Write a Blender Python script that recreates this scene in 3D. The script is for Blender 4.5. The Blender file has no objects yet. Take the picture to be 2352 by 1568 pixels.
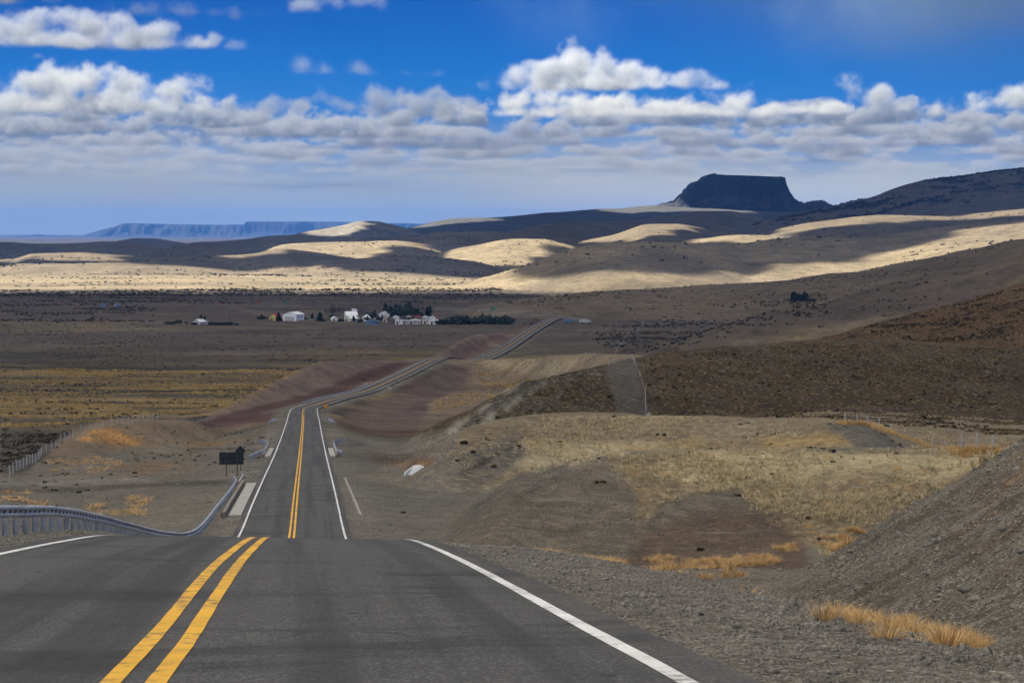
import bpy, bmesh, math, random
import numpy as np
from mathutils import Vector, Matrix
R = math.radians
rng = np.random.default_rng(7)
random.seed(7)
scn = bpy.context.scene
col = scn.collection

# ------------------------------------------------------------------ camera numbers (2352 x 1568 reading grid of the photo)
F = 4389.0; CX = 1176.0; CY = 784.0; EYE = 530.0
PITCH = math.atan((CY - EYE) / F); SP, CP = math.sin(PITCH), math.cos(PITCH)

def at(px, py, Y):
    """a direction seen in the photo, taken to the distance Y -> world point"""
    a = (px - CX) / F; b = (CY - py) / F
    t = Y / (CP + SP * b)
    return Vector((a * t, Y, (-SP + CP * b) * t))

def proj(x, y, z):
    fw = np.maximum(y * CP - z * SP, 0.01); up = y * SP + z * CP
    return CX + F * x / fw, CY - F * up / fw

# ------------------------------------------------------------------ numpy noise
def _h(ix, iy, seed):
    n = (ix.astype(np.int64) * 374761393 + iy.astype(np.int64) * 668265263 + seed * 974634777) & 0x7fffffff
    n = ((n ^ (n >> 13)) * 1274126177) & 0x7fffffff
    return (n ^ (n >> 16)) & 0xffff
def noise2(x, y, seed=0):
    x = np.asarray(x, float); y = np.asarray(y, float)
    ix = np.floor(x); iy = np.floor(y); fx = x - ix; fy = y - iy
    u = fx*fx*fx*(fx*(fx*6-15)+10); v = fy*fy*fy*(fy*(fy*6-15)+10)
    def g(dx, dy):
        a = _h(ix+dx, iy+dy, seed) * (2*math.pi/65536)
        return np.cos(a)*(fx-dx) + np.sin(a)*(fy-dy)
    n0 = g(0,0)*(1-u)+g(1,0)*u; n1 = g(0,1)*(1-u)+g(1,1)*u
    return (n0*(1-v)+n1*v)*1.5
def fbm(x, y, oct=4, seed=0, gain=.5):
    s = 0; a = 1.0; t = 0
    for k in range(oct):
        s = s + a*noise2(x*2**k+17.3*k, y*2**k-9.1*k, seed+k); t += a; a *= gain
    return s / t * 1.4
def sstep(a, b, x):
    t = np.clip((x-a)/(b-a), 0, 1); return t*t*(3-2*t)
def smax(a, b, k):
    h = np.clip(.5 + .5*(a-b)/k, 0, 1); return b*(1-h)+a*h + k*h*(1-h)

# smooth monotone table (cubic Hermite with limited slopes)
class Table:
    def __init__(s, xs, ys):
        s.x = np.array(xs, float); s.y = np.array(ys, float)
        d = np.diff(s.y)/np.diff(s.x); m = np.zeros(len(s.x))
        m[0], m[-1] = d[0], d[-1]
        for i in range(1, len(d)):
            m[i] = 0 if d[i-1]*d[i] <= 0 else 2*d[i-1]*d[i]/(d[i-1]+d[i])
        s.m = m
    def __call__(s, q):
        q = np.asarray(q, float); i = np.clip(np.searchsorted(s.x, q)-1, 0, len(s.x)-2)
        h = s.x[i+1]-s.x[i]; t = (q-s.x[i])/h
        tc = np.clip(t, 0, 1)
        r = (2*tc**3-3*tc**2+1)*s.y[i]+(tc**3-2*tc**2+tc)*h*s.m[i]+(-2*tc**3+3*tc**2)*s.y[i+1]+(tc**3-tc**2)*h*s.m[i+1]
        r = r + np.where(t < 0, (q-s.x[0])*s.m[0], 0) + np.where(t > 1, (q-s.x[-1])*s.m[-1], 0)
        return r

# ------------------------------------------------------------------ the road in plan and profile
_rp = [(d, -1.1-.107*d) for d in (-60, 0, 100, 200, 300, 400, 480)]
_rp += [(530,-56.8),(585,-55.2),(669,-48.9),(740,-42.2),(800,-37.2),(852,-33.0),(920,-25.0),(1000,-15.2),(1180,3.8),(1420,28.0),(1600,46.0)]
road_x_t = Table(*zip(*_rp))
def road_x(y):
    y = np.asarray(y, float)
    return (road_x_t(y-18)+road_x_t(y)*2+road_x_t(y+18))/4
_rz = [(-60,5.4),(-10,-.15),(0,-1.33),(12,-2.84),(15.6,-3.31),(24,-4.39),(30,-5.19),(35,-5.88),(41,-6.74),(50,-8.2),(60,-9.88),(70,-11.62),(80,-13.36),(90,-15.06),(100,-16.66),(110,-18.12),(122,-19.45),
       (150,-21.5),(184,-24.1),(246,-29.0),(329,-35.0),(434,-42.0),(480,-45.2),(530,-48.9),(585,-51.7),(669,-55.2),(740,-55.7),(800,-56.0),(852,-56.8),(920,-62.0),(1000,-67.0),(1090,-67.8),(1180,-67.2),(1300,-66.2),(1420,-66.4),(1520,-69.5),(1600,-72)]
road_z_t = Table(*zip(*_rz))
def road_z(y):
    y = np.asarray(y, float); w = np.clip(y*.012, .3, 9)
    return (road_z_t(y-w)+2*road_z_t(y)+road_z_t(y+w))/4
def road_head(y):
    return (road_x(y+2)-road_x(y-2))/4
def cross(y, d):                     # banked surface: the left side of the near crest lies a little higher
    return -(d-3.35)*.033*sstep(13, 26, y)*(1-sstep(60, 110, y)) - np.abs(d)*.012*sstep(100, 140, y)
def road_pt(y, d, dz=0.0):
    """point at road station y, d metres to the right of the centre line"""
    h = float(road_head(y)); n = math.hypot(1, h)
    return Vector((float(road_x(y)) + d/n, y - d*h/n, float(road_z(y)) + float(cross(y, np.array(d))) + dz))
def road_d(x, y):                    # signed distance and station of a point
    s = y
    for _ in range(2):
        h = road_head(s); n2 = 1+h*h
        s = s + ((x-road_x(s))*h + (y-s))/n2
    h = road_head(s)
    d = ((x-road_x(s)) - h*(y-s))/np.sqrt(1+h*h)
    return d, s

# ------------------------------------------------------------------ natural terrain
nat_t = Table([-200,-60,0,30,60,90,130,184,246,329,434,516,600,700,850,1000,1400,2200,3500,6000,12000,45000],
              [14,4.6,-1.9,-5.8,-10.6,-16.0,-20.4,-25.2,-30.2,-37.4,-45.0,-50.5,-55.0,-59.5,-64.0,-67,-68,-70,-68,-66,-75,-90])
# ridge: name, [(px, py, distance)], front slope, back slope, rounding, blend
H = []
def hill(name, pts, sf, sb, w, k=None):
    P = [at(*p) for p in pts]
    u = [p.x/p.y for p in P]
    H.append((name, Table(u, [p.y for p in P]), Table(u, [p.z for p in P]), sf, sb, w, k))
LO = 40
hill('knoll_b', [(980,1290,110),(1050,1215,115),(1130,1140,120),(1210,1092,125),(1320,1062,128),(1430,1046,130),(1600,1038,132),(1850,1036,132),(2100,1036,130),(2240,1040,127),(2400,1046,122),(2900,1020,110)], .20, .16, 6, 1.2)
hill('knoll_a', [(930,1090,190),(1000,1035,196),(1080,1000,202),(1180,968,212),(1250,957,218),(1500,960,224),(1750,966,222),(1900,970,216),(1975,978,212),(2050,1010,212),(2130,1060,214),(2300,1110,216)], .16, .12, 8, 1.5)
hill('knoll_c', [(1700,1010,262),(1900,985,262),(2050,990,262),(2200,1000,262),(2352,1011,260),(2700,1010,250)], .10, .08, 10, 1.5)
hill('hill_d', [(900,1060,300),(960,1003,312),(1040,962,322),(1130,917,332),(1200,880,340),(1245,869,346),(1310,852,358),(1400,836,374),(1480,824,386),(1600,800,402),(1850,786,424),(2100,786,430),(2352,801,430),(2800,830,420)], .13, .16, 10, 1.5)
hill('hill_e', [(1500,880,520),(1700,815,560),(1870,779,590),(2000,745,610),(2150,705,630),(2352,652,640),(2700,560,640),(3200,480,620)], .22, .2, 14, 2)
hill('hill_f2', [(1500,800,980),(1750,726,1020),(1900,695,1050),(2026,655,1070),(2200,618,1080),(2352,588,1080),(2700,530,1060),(3300,470,1000)], .17, .15, 25, 3)
hill('hill_f', [(1100,700,1600),(1300,676,1620),(1500,662,1640),(1700,650,1660),(1826,640,1670),(1976,620,1680),(2126,593,1690),(2250,568,1690),(2352,548,1690),(2700,490,1650),(3400,430,1500)], .13, .10, 40, 4)
hill('mound_u', [(330,985,440),(400,975,470),(480,958,520),(560,917,600),(640,874,690),(700,848,760),(760,831,820),(850,827,880),(930,829,910),(985,826,920),(1040,838,930)], .07, .12, 14, 2)
hill('mound_r', [(930,850,830),(1000,823.5,853),(1060,823,850),(1130,826,845),(1200,823,800),(1330,820,700),(1430,816,640),(1560,815,600)], .12, .10, 14, 2)
hill('mound_v', [(930,850,880),(980,822,920),(1030,787,1000),(1080,763,1090),(1140,746,1180),(1200,742,1260),(1235,746,1330),(1262,770,1380)], .14, .14, 14, 2)
hill('mound_w', [(-60,1140,240),(20,1092,252),(100,1040,272),(200,992,300),(300,974,330),(420,975,360),(520,984,396),(600,990,420),(680,1040,440)], .09, .12, 12, 2)
# far hills
hill('hill_g1', [(1000,680,2300),(1080,645,2350),(1176,617,2400),(1251,595,2440),(1326,570,2480),(1401,557.5,2500),(1470,555,2520),(1560,558,2540),(1660,563,2560),(1760,590,2580),(1850,620,2600)], .13, .12, 80, 6)
hill('hill_g2', [(1450,640,2500),(1600,580,2580),(1701,560.5,2640),(1801,547,2680),(1876,544,2700),(2026,540.5,2720),(2101,529.5,2720),(2226,514.5,2720),(2352,505,2720),(2700,470,2700),(3400,430,2600)], .13, .10, 90, 8)
hill('hill_o', [(-300,620,3200),(0,609.5,3200),(50,604.5,3200),(120,604,3200),(200,606,3200),(300,603,3220),(400,603,3240),(520,612,3260),(600,625,3260)], .10, .10, 60, 5)
hill('hill_p', [(650,618,3300),(750,600,3300),(825,592,3320),(925,588.5,3320),(1000,592,3320),(1080,600,3300),(1180,625,3300)], .10, .1, 60, 5)
hill('hill_n', [(230,620,3420),(320,599.5,3420),(375,589.5,3430),(500,588,3440),(575,583,3450),(650,572,3460),(700,577,3460),(775,587,3460),(850,600,3450),(900,620,3440)], .12, .12, 60, 5)
hill('hill_r', [(960,600,3700),(1025,573,3700),(1100,559.5,3720),(1176,549,3740),(1241,548.5,3740),(1291,559.5,3720),(1331,568,3720),(1400,600,3700)], .12, .12, 70, 5)
hill('hill_q', [(1420,600,3600),(1536,561,3620),(1626,547,3640),(1706,539.5,3650),(1751,539.5,3650),(1801,547,3640),(1880,575,3600)], .12, .12, 70, 5)
hill('hill_t', [(1650,570,3800),(1801,519.5,3900),(1926,502,3950),(2026,493.5,3980),(2176,492,4000),(2352,479.5,4000),(2800,450,3950),(3500,440,3800)], .12, .10, 120, 8)
hill('hill_m', [(-200,600,3850),(30,594,3850),(75,583,3850),(175,579.5,3880),(300,584.5,3880),(400,595,3880),(500,610,3850)], .10, .1, 70, 5)
hill('hill_m2', [(560,590,4150),(660,560,4200),(740,554.5,4220),(830,553,4230),(900,552,4230),(990,564,4230),(1060,585,4200)], .12, .1, 80, 6)
hill('hill_s', [(1340,550,4500),(1401,540,4520),(1496,514.5,4560),(1551,514.5,4560),(1626,524.5,4560),(1710,535,4520),(1800,550,4500)], .12, .12, 90, 6)
hill('hill_k', [(330,590,4600),(410,566,4620),(450,557,4640),(500,553.5,4640),(575,547,4660),(625,539.5,4680),(665,538.5,4680),(725,542,4680),(800,545.5,4700),(875,544.5,4720),(950,544.5,4740),(1000,534.5,4760),(1100,531.5,4780),(1176,530,4800),(1220,526,4800),(1270,530,4800),(1330,535,4800),(1400,560,4780)], .14, .12, 90, 6)
hill('hill_k2', [(-300,560,6000),(0,557,6000),(100,559.5,6000),(190,557,6050),(235,553.5,6050),(280,554.5,6050),(330,562,6000),(420,575,5950)], .12, .12, 90, 6)
hill('hill_h', [(1640,560,5000),(1726,517,5100),(1776,499.5,5150),(1826,489.5,5200),(1926,469.5,5250),(2001,454.5,5300),(2076,427,5350),(2126,414.5,5350),(2201,407,5350),(2276,392,5350),(2352,384.5,5350),(2600,365,5300),(3000,380,5200),(3600,430,5000)], .20, .2, 150, 10)
hill('hill_j', [(1100,560,5900),(1200,527,6000),(1251,514,6100),(1326,506,6200),(1426,508,6300),(1526,494.5,6400),(1601,484,6450),(1676,486,6450),(1716,493,6400),(1800,520,6300)], .15, .15, 140, 10)
hill('cone', [(600,570,6500),(690,535,6550),(780,519.5,6600),(830,509.5,6620),(865,509.5,6620),(900,515.5,6600),(950,529.5,6550),(1020,560,6500)], .22, .2, 110, 8)
hill('low_hill', [(230,565,8600),(275,553,8700),(320,548,8750),(360,549,8750),(400,554,8700),(450,560,8700),(560,556,8700),(700,560,8700)], .1, .1, 150, 8)
hill('slope_b', [(760,560,8200),(880,532,8300),(950,519.5,8400),(1000,507,8500),(1050,500.5,8500),(1176,497,8600),(1251,489.5,8700),(1326,484.5,8750),(1376,480.5,8800),(1441,478.5,8900),(1510,474,8900),(1600,476,8800),(1700,482,8700),(1800,488,8600),(1900,500,8500)], .12, .12, 200, 12)

def hill_z(h, x, y):
    name, yt, zt, sf, sb, w, k = h
    yy = np.maximum(y, 8.0)
    u = np.clip(x/yy, -1.5, 1.5); uc = np.clip(u, zt.x[0], zt.x[-1])
    yr = yt(uc); zr = zt(uc) - .35*np.abs(u-uc)*yr
    dy = y-yr
    s = np.where(dy < 0, sf, sb)
    return zr - s*(np.sqrt(dy*dy+w*w)-w)

def terrain(x, y, full=False):
    x = np.asarray(x, float); y = np.asarray(y, float)
    r = np.hypot(x, y)
    d, s = road_d(x, y)
    z = nat_t(y) + .0
    # long swell of the plain
    z = z + fbm(x/900, y/900, 3, 3)*np.clip((r-700)/2500, 0, 1)*7
    # near: fall away to the left of the embankment, ditch on the right
    z = z - 2.4*sstep(7.5, 16, -d)*(1-sstep(120, 240, y))*sstep(5, 30, y)
    z = z - 1.0*sstep(6, 9, d)*(1-sstep(45, 62, y))
    z = z - 1.6*np.exp(-((np.maximum(d,0)-13)/8)**2)*sstep(58,70,y)*(1-sstep(104,128,y))
    best = np.zeros(x.shape, int)-1
    for i, h in enumerate(H):
        hz = hill_z(h, x, y)
        yref = h[1].y.mean()
        amp = (.0011*yref) if yref > 1000 else .0016*yref
        nb = hz > z - 3*amp - (h[6] or .004*yref)
        if nb.any():
            hz = hz.copy(); hz[nb] += amp*fbm(x[nb]/(yref*.06)+i*7, y[nb]/(yref*.10), 4, 20+i)
        if yref < 70: hz = np.where(y < 14, -1e3, hz)
        best = np.where(hz > z, i, best)
        z = smax(hz, z, h[6] or .004*yref)
    # the cut bank right of the near crest: a straight gravel slope that ends at a spur
    tx = 7.4+.04*(y-28)+.5*fbm(y/9, y*0, 2, 65)*(x > 0); tz = road_z(np.clip(y, -60, 400))-.72
    zb = tz + .62*(x-tx); zb = np.minimum(zb, tz+6.5+.05*(x-tx)); e = y-59.5
    zb = zb - .62*(np.sqrt(e*e+2.2)+e)*.5*1.35 + .16*fbm(x/7, y/2.2, 4, 66) - .22*np.clip(1-2.2*np.abs(fbm(x/14, y/2.6, 3, 67)), 0, 1)**2
    zb = np.where((x > 2) & (y > -60), zb, -1e3)
    best = np.where((zb > z) & (y < 75), 900, best); z = smax(zb, z, .5)
    # gullies and small bumps
    cut = np.isin(best, [i for i, h in enumerate(H) if h[0] in ('knoll_b','hill_d')])
    ril = 1-2.4*np.abs(fbm(x/34, y/5.5, 3, 61)); z = z - np.where(y > 250, 1.0, .5)*np.clip(ril, 0, 1)**2*cut*sstep(70, 110, y)*(1-sstep(330, 420, y))*sstep(9, 16, np.abs(d))
    z = z + .10*fbm(x/3.0, y/3.0, 3, 51)*sstep(4.6, 8, np.abs(d))*np.clip(r/60, .15, 1)
    z = z + .5*fbm(x/16, y/16, 3, 52)*sstep(9, 20, np.abs(d))*sstep(90, 200, y)*(1-sstep(350, 700, y))
    z = z + 1.4*fbm(x/60, y/60, 3, 55)*sstep(400, 900, r)*sstep(15, 40, np.abs(d))*(1-sstep(1500, 3000, r))
    # road corridor
    rz = road_z(s) + cross(s, np.clip(d, -5, 5))
    ins = np.abs(d)
    dep = .05 + .00035*np.clip(s, 0, 2000)
    cor = rz - dep - .05*sstep(3.6, 4.4, ins)*0 - .055*np.maximum(ins-4.0, 0) - .02*np.maximum(ins-6,0)
    wdt = np.where(d > 0, 7.0, 9.0) + .012*np.clip(s, 0, 1500)
    lft = (d < 0)*(1-sstep(150, 230, s))
    cor = cor + (d < 0)*.36*sstep(4.2, 5.6, ins)*sstep(34, 60, s)*(1-sstep(95, 135, s))
    m = 1 - sstep(5.2+1.9*lft, 5.2+1.9*lft+wdt, ins)
    m = m*(1-sstep(1430, 1560, y))
    lim = cor*m + z*(1-m)
    z = lim + .035*fbm(x/.6, y/.6, 3, 77)*sstep(3.95, 4.8, ins)*(1-sstep(60, 140, r))
    if full: return z, d, s, best
    return z
def gz(x, y):
    return float(terrain(np.array([x]), np.array([y]))[0])
# ------------------------------------------------------------------ object helpers
def tag(o, label=None, cat=None, group=None, kind=None):
    if label: o['label'] = label
    if cat: o['category'] = cat
    if group: o['group'] = group
    if kind: o['kind'] = kind
    return o
def link(name, me, mat=None, parent=None):
    o = bpy.data.objects.new(name, me); col.objects.link(o)
    if mat is not None: me.materials.append(mat)
    if parent is not None: o.parent = parent
    return o
def empty(name, loc, rz=0.0):
    o = bpy.data.objects.new(name, None); col.objects.link(o)
    o.location = loc; o.rotation_euler = (0, 0, rz); o.empty_display_size = .2
    return o
def np_mesh(name, v, faces_idx, nper, smooth=True):
    """v (n,3); faces_idx flat; nper = vertices per face"""
    me = bpy.data.meshes.new(name)
    v = np.asarray(v, np.float32); f = np.asarray(faces_idx, np.int32).reshape(-1)
    nf = len(f)//nper
    me.vertices.add(len(v)); me.vertices.foreach_set('co', v.reshape(-1))
    me.loops.add(len(f)); me.loops.foreach_set('vertex_index', f)
    me.polygons.add(nf); me.polygons.foreach_set('loop_start', np.arange(0, nf*nper, nper, dtype=np.int32))
    if smooth: me.polygons.foreach_set('use_smooth', np.ones(nf, bool))
    me.update(calc_edges=True)
    return me
def set_col(me, name, rgba):
    at_ = me.attributes.new(name, 'FLOAT_COLOR', 'POINT')
    at_.data.foreach_set('color', np.asarray(rgba, np.float32).reshape(-1))

class NT:
    """small node builder: values are sockets or numbers"""
    def __init__(s, tree): s.t = tree; s.n = tree.nodes; s.l = tree.links
    def node(s, typ, **kw):
        n = s.n.new(typ)
        for k, v in kw.items(): setattr(n, k, v)
        return n
    def put(s, sock, v):
        if isinstance(v, bpy.types.NodeSocket): s.l.new(v, sock)
        elif v is not None: sock.default_value = v
    def m(s, op, a, b=None, c=None, clamp=False):
        n = s.node('ShaderNodeMath', operation=op, use_clamp=clamp)
        for i, v in enumerate((a, b, c)):
            if v is not None: s.put(n.inputs[i], v)
        return n.outputs[0]
    def add(s,a,b): return s.m('ADD',a,b)
    def sub(s,a,b): return s.m('SUBTRACT',a,b)
    def mul(s,a,b): return s.m('MULTIPLY',a,b)
    def ss(s, a, b, x):
        n = s.node('ShaderNodeMapRange', interpolation_type='SMOOTHSTEP', clamp=True)
        s.put(n.inputs[0], x); s.put(n.inputs[1], a); s.put(n.inputs[2], b); n.inputs[3].default_value = 0; n.inputs[4].default_value = 1
        return n.outputs[0]
    def lin(s, a, b, x, c=0., d=1.):
        n = s.node('ShaderNodeMapRange', clamp=True)
        s.put(n.inputs[0], x); s.put(n.inputs[1], a); s.put(n.inputs[2], b); s.put(n.inputs[3], c); s.put(n.inputs[4], d)
        return n.outputs[0]
    def mix(s, f, a, b, bt='MIX'):
        n = s.node('ShaderNodeMix', data_type='RGBA', blend_type=bt, clamp_factor=True)
        s.put(n.inputs[0], f)
        s.put(n.inputs[6], a if isinstance(a, bpy.types.NodeSocket) else (*a, 1)); s.put(n.inputs[7], b if isinstance(b, bpy.types.NodeSocket) else (*b, 1))
        return n.outputs[2]
    def xyz(s, x, y, z):
        n = s.node('ShaderNodeCombineXYZ'); s.put(n.inputs[0], x); s.put(n.inputs[1], y); s.put(n.inputs[2], z); return n.outputs[0]
    def sep(s, v):
        n = s.node('ShaderNodeSeparateXYZ'); s.put(n.inputs[0], v); return n.outputs
    def vscale(s, v, sc):
        n = s.node('ShaderNodeVectorMath', operation='MULTIPLY'); s.put(n.inputs[0], v); n.inputs[1].default_value = sc; return n.outputs[0]
    def noise(s, v, scale, detail=2., rough=.5, lac=2., dim='3D', dist=0.):
        n = s.node('ShaderNodeTexNoise', noise_dimensions=dim)
        s.put(n.inputs['Vector'], v); s.put(n.inputs['Scale'], scale); s.put(n.inputs['Detail'], detail); s.put(n.inputs['Roughness'], rough); s.put(n.inputs['Lacunarity'], lac); s.put(n.inputs['Distortion'], dist)
        return n.outputs['Fac']
    def voro(s, v, scale, feature='F1', rand=1.):
        n = s.node('ShaderNodeTexVoronoi', feature=feature); s.put(n.inputs['Vector'], v); s.put(n.inputs['Scale'], scale); s.put(n.inputs['Randomness'], rand)
        return n
    def pos(s): return s.node('ShaderNodeNewGeometry').outputs['Position']
    def attr(s, name): return s.node('ShaderNodeAttribute', attribute_name=name)

def new_mat(name):
    m = bpy.data.materials.new(name); m.use_nodes = True
    m.node_tree.nodes.clear(); t = NT(m.node_tree)
    out = t.node('ShaderNodeOutputMaterial'); b = t.node('ShaderNodeBsdfPrincipled')
    t.l.new(b.outputs[0], out.inputs[0])
    return m, t, b, out
def simple_mat(name, c, rough=.7, metal=0., var=.25, scale=3., bump=0.):
    """paint / metal / wood with worn, uneven colour"""
    m, t, b, o = new_mat(name)
    p = t.node('ShaderNodeTexCoord').outputs['Object']
    n = t.noise(p, scale, 5, .6)
    t.put(b.inputs['Base Color'], t.mix(t.ss(.3, .75, n), tuple(x*(1-var) for x in c), tuple(min(1, x*(1+var*.6)) for x in c)))
    t.put(b.inputs['Roughness'], t.lin(0, 1, t.noise(p, scale*2.3, 3), rough-.12, min(1, rough+.12)))
    b.inputs['Metallic'].default_value = metal
    if bump:
        bn = t.node('ShaderNodeBump'); bn.inputs['Strength'].default_value = bump; bn.inputs['Distance'].default_value = .02
        t.put(bn.inputs['Height'], n); t.l.new(bn.outputs[0], b.inputs['Normal'])
    return m

class MB:
    """collects shapes into one mesh"""
    def __init__(s): s.v = []; s.f = []
    def add(s, vs, fs):
        k = len(s.v); s.v += [tuple(v) for v in vs]; s.f += [tuple(i+k for i in f) for f in fs]
    def box(s, c, size, rz=0., rx=0., ry=0., M=None):
        hx, hy, hz = (q/2 for q in size)
        vs = [Vector((sx*hx, sy*hy, sz*hz)) for sz in (-1,1) for sy in (-1,1) for sx in (-1,1)]
        T = Matrix.Translation(c) @ Matrix.Rotation(rz,4,'Z') @ Matrix.Rotation(ry,4,'Y') @ Matrix.Rotation(rx,4,'X')
        if M is not None: T = M @ T
        s.add([T @ v for v in vs], [(0,2,3,1),(4,5,7,6),(0,1,5,4),(2,6,7,3),(0,4,6,2),(1,3,7,5)])
    def tube(s, a, b, r0, r1=None, n=8, cap=True):
        a = Vector(a); b = Vector(b); r1 = r0 if r1 is None else r1
        d = (b-a).normalized(); q = d.to_track_quat('Z','Y')
        vs = []
        for p, r in ((a,r0),(b,r1)):
            vs += [p + q @ Vector((math.cos(6.2832*i/n)*r, math.sin(6.2832*i/n)*r, 0)) for i in range(n)]
        fs = [(i,(i+1)%n,n+(i+1)%n,n+i) for i in range(n)]
        if cap: fs += [tuple(range(n-1,-1,-1)), tuple(range(n,2*n))]
        s.add(vs, fs)
    def prism(s, poly, axis_pts):
        """closed 2-D polygon swept: axis_pts = two 4x4 matrices placing the polygon (x,z plane)"""
        n = len(poly); vs = []
        for M in axis_pts: vs += [M @ Vector((p[0], 0, p[1])) for p in poly]
        fs = [(i,(i+1)%n,n+(i+1)%n,n+i) for i in range(n)] + [tuple(range(n-1,-1,-1)), tuple(range(n,2*n))]
        s.add(vs, fs)
    def mesh(s, name, smooth=False):
        me = bpy.data.meshes.new(name); me.from_pydata(s.v, [], s.f); me.validate()
        bm = bmesh.new(); bm.from_mesh(me); bmesh.ops.recalc_face_normals(bm, faces=bm.faces); bm.to_mesh(me); bm.free()
        if smooth: me.polygons.foreach_set('use_smooth', np.ones(len(me.polygons), bool))
        return me
    def build(s, name, mat, parent=None, smooth=False):
        return link(name, s.mesh(name, smooth), mat, parent)

# ------------------------------------------------------------------ GROUND: one sheet, log-spaced rings, dense across the view
th_in = np.arctan((np.linspace(-150, 2500, 700)-CX)/F)
th_l = np.linspace(-math.pi, th_in[0], 110)[:-1]; th_l = -math.pi + (th_in[0]+math.pi)*(1-(1-np.linspace(0,1,110))**2.2); th_l = th_l[:-1]
th_r = th_in[-1] + (math.pi-th_in[-1])*(np.linspace(0,1,110)**2.2); th_r = th_r[1:-1]
TH = np.concatenate([th_l, th_in, th_r])
RR = np.concatenate([[2.0, 3.0], np.geomspace(4, 42000, 1000)])
NTH, NR = len(TH), len(RR)
gt, gr = np.meshgrid(TH, RR)
GX = (gr*np.sin(gt)).ravel(); GY = (gr*np.cos(gt)).ravel()
GZ, GD, GS, GB = terrain(GX, GY, True)
GPX, GPY = proj(GX, GY, GZ)

_GZ = GZ.reshape(NR, NTH)
def gzv(x, y):                       # height of the finished sheet
    th = np.arctan2(x, y); r_ = np.clip(np.hypot(x, y), RR[0], RR[-1]*.999)
    j = np.clip(np.searchsorted(TH, th)-1, 0, NTH-2); i = np.clip(np.searchsorted(RR, r_)-1, 0, NR-2)
    u = (th-TH[j])/(TH[j+1]-TH[j]); v = (r_-RR[i])/(RR[i+1]-RR[i])
    return (_GZ[i,j]*(1-u)+_GZ[i,j+1]*u)*(1-v)+(_GZ[i+1,j]*(1-u)+_GZ[i+1,j+1]*u)*v
def gz(x, y): return float(gzv(np.array([x]), np.array([y]))[0])
# land cover ------------------------------------------------------
hid = {h[0]: i for i, h in enumerate(H)}
N = len(GX)
rill = np.zeros(N)
rgb = np.zeros((N,3)); tex = np.zeros((N,3))         # tex: scrub, stones, tufts
nA = fbm(GX/700, GY/700, 4, 91); nB = fbm(GX/120+5, GY/45, 4, 92); nC = fbm(GX/30, GY/30, 4, 93); nD = fbm(GX/6, GY/6, 3, 94)
nS = fbm(GX/500, GY/60, 4, 95)
_r = np.hypot(GX, GY); nD *= 1-sstep(150, 380, _r); nC = nC*(1-sstep(500, 1100, _r)) + nB*sstep(500, 1100, _r)*.6
def C(*c): return np.array(c)
def lay(w, c, scrub=None, stone=None, tuft=None):
    global rgb, tex
    w = np.clip(w, 0, 1)
    rgb = rgb*(1-w[:,None]) + np.asarray(c)*w[:,None]
    for k, v in enumerate((scrub, stone, tuft)):
        if v is not None: tex[:,k] = tex[:,k]*(1-w) + v*w
one = np.ones(N)
lay(one, C(.15,.130,.100), .1, .9, .0)
plainw = sstep(330, 420, GY + 60*nC)
lay(plainw, C(.095,.075,.043), .75, .1, .2)
lay(plainw*sstep(-.15,.35,nS)*(1-sstep(900,1300,GY)), C(.23,.16,.066), .5, 0, .4)
lay(plainw*sstep(.15,.6,-nS)*(1-sstep(1000,1600,GY)), C(.06,.052,.038), .9, 0, .2)
nT = fbm(GX/170+3, GY/(10+GY*.012), 4, 97)
lay(.8*plainw*sstep(.08,.6,nT)*(1-sstep(800,1200,GY)), C(.24,.165,.065), .4, 0, .3)
lay(plainw*sstep(.12,.5,-nT), C(.040,.033,.023), .9, 0, 0)
lay(sstep(900,1250,GY+150*nB), C(.112,.092,.072), .7, 0, .2)
lay(sstep(1200,1400,GY)*sstep(.1,.6,nB)*(1-sstep(1900,2200,GY)), C(.17,.13,.085), .5, 0, .3)
lay(sstep(1900,2050,GY)*sstep(.0,.4,nB+.5*nC), C(.05,.043,.038), 1, 0, 0)
lay(sstep(2170,2260,GY+60*nC), C(.275,.22,.138), .4, 0, 0)
lay(sstep(2170,2260,GY+60*nC)*sstep(.15,.5,nS), C(.25,.205,.14), .7, 0, 0)
lay(.75*sstep(2290,2340,GY+40*nB)*(1-sstep(2480,2560,GY+40*nB)), C(.185,.15,.10), .7, 0, 0)
lay(.7*sstep(2780,2860,GY+60*nB)*(1-sstep(3150,3300,GY)), C(.19,.155,.105), .6, 0, 0)
lay(sstep(8000,11000,GY), C(.085,.08,.075), .3, 0, 0)
def hw(*names):
    w = np.zeros(N)
    for n in names: w[GB == hid[n]] = 1
    return w
farh = [h[0] for h in H if h[1].y.mean() > 2000]
wf = hw(*farh)
lay(wf, C(.195,.155,.102), .55, 0, 0)
lay(wf*sstep(.0,.5,nA), C(.25,.20,.125), .45, 0, 0)
lay(wf*sstep(.1,.5,fbm(GX/260,GY/420,4,99)), C(.17,.14,.10), .8, 0, 0)
lay(hw('hill_h'), C(.17,.14,.105), 1, 0, 0)
lay(hw('hill_r','hill_q','hill_m2'), C(.27,.215,.135), .35, 0, 0)
lay(hw('cone','low_hill'), C(.26,.235,.19), .2, 0, 0)
lay(hw('slope_b'), C(.12,.118,.11), .3, 0, 0)
lay(hw('hill_f'), C(.17,.135,.095), .6, 0, .2)
lay(hw('hill_f2'), C(.105,.083,.066), .5, 0, .2)
lay(hw('hill_f','hill_f2')*sstep(.1,.6,nB), C(.18,.14,.09), .6, 0, .2)
lay(hw('hill_e'), C(.080,.049,.025), .8, 0, .5)
lay(hw('hill_d'), C(.050,.036,.022), .75, .15, .6)
lay(hw('knoll_a','knoll_c'), C(.17,.135,.085), .45, .2, .8)
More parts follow.
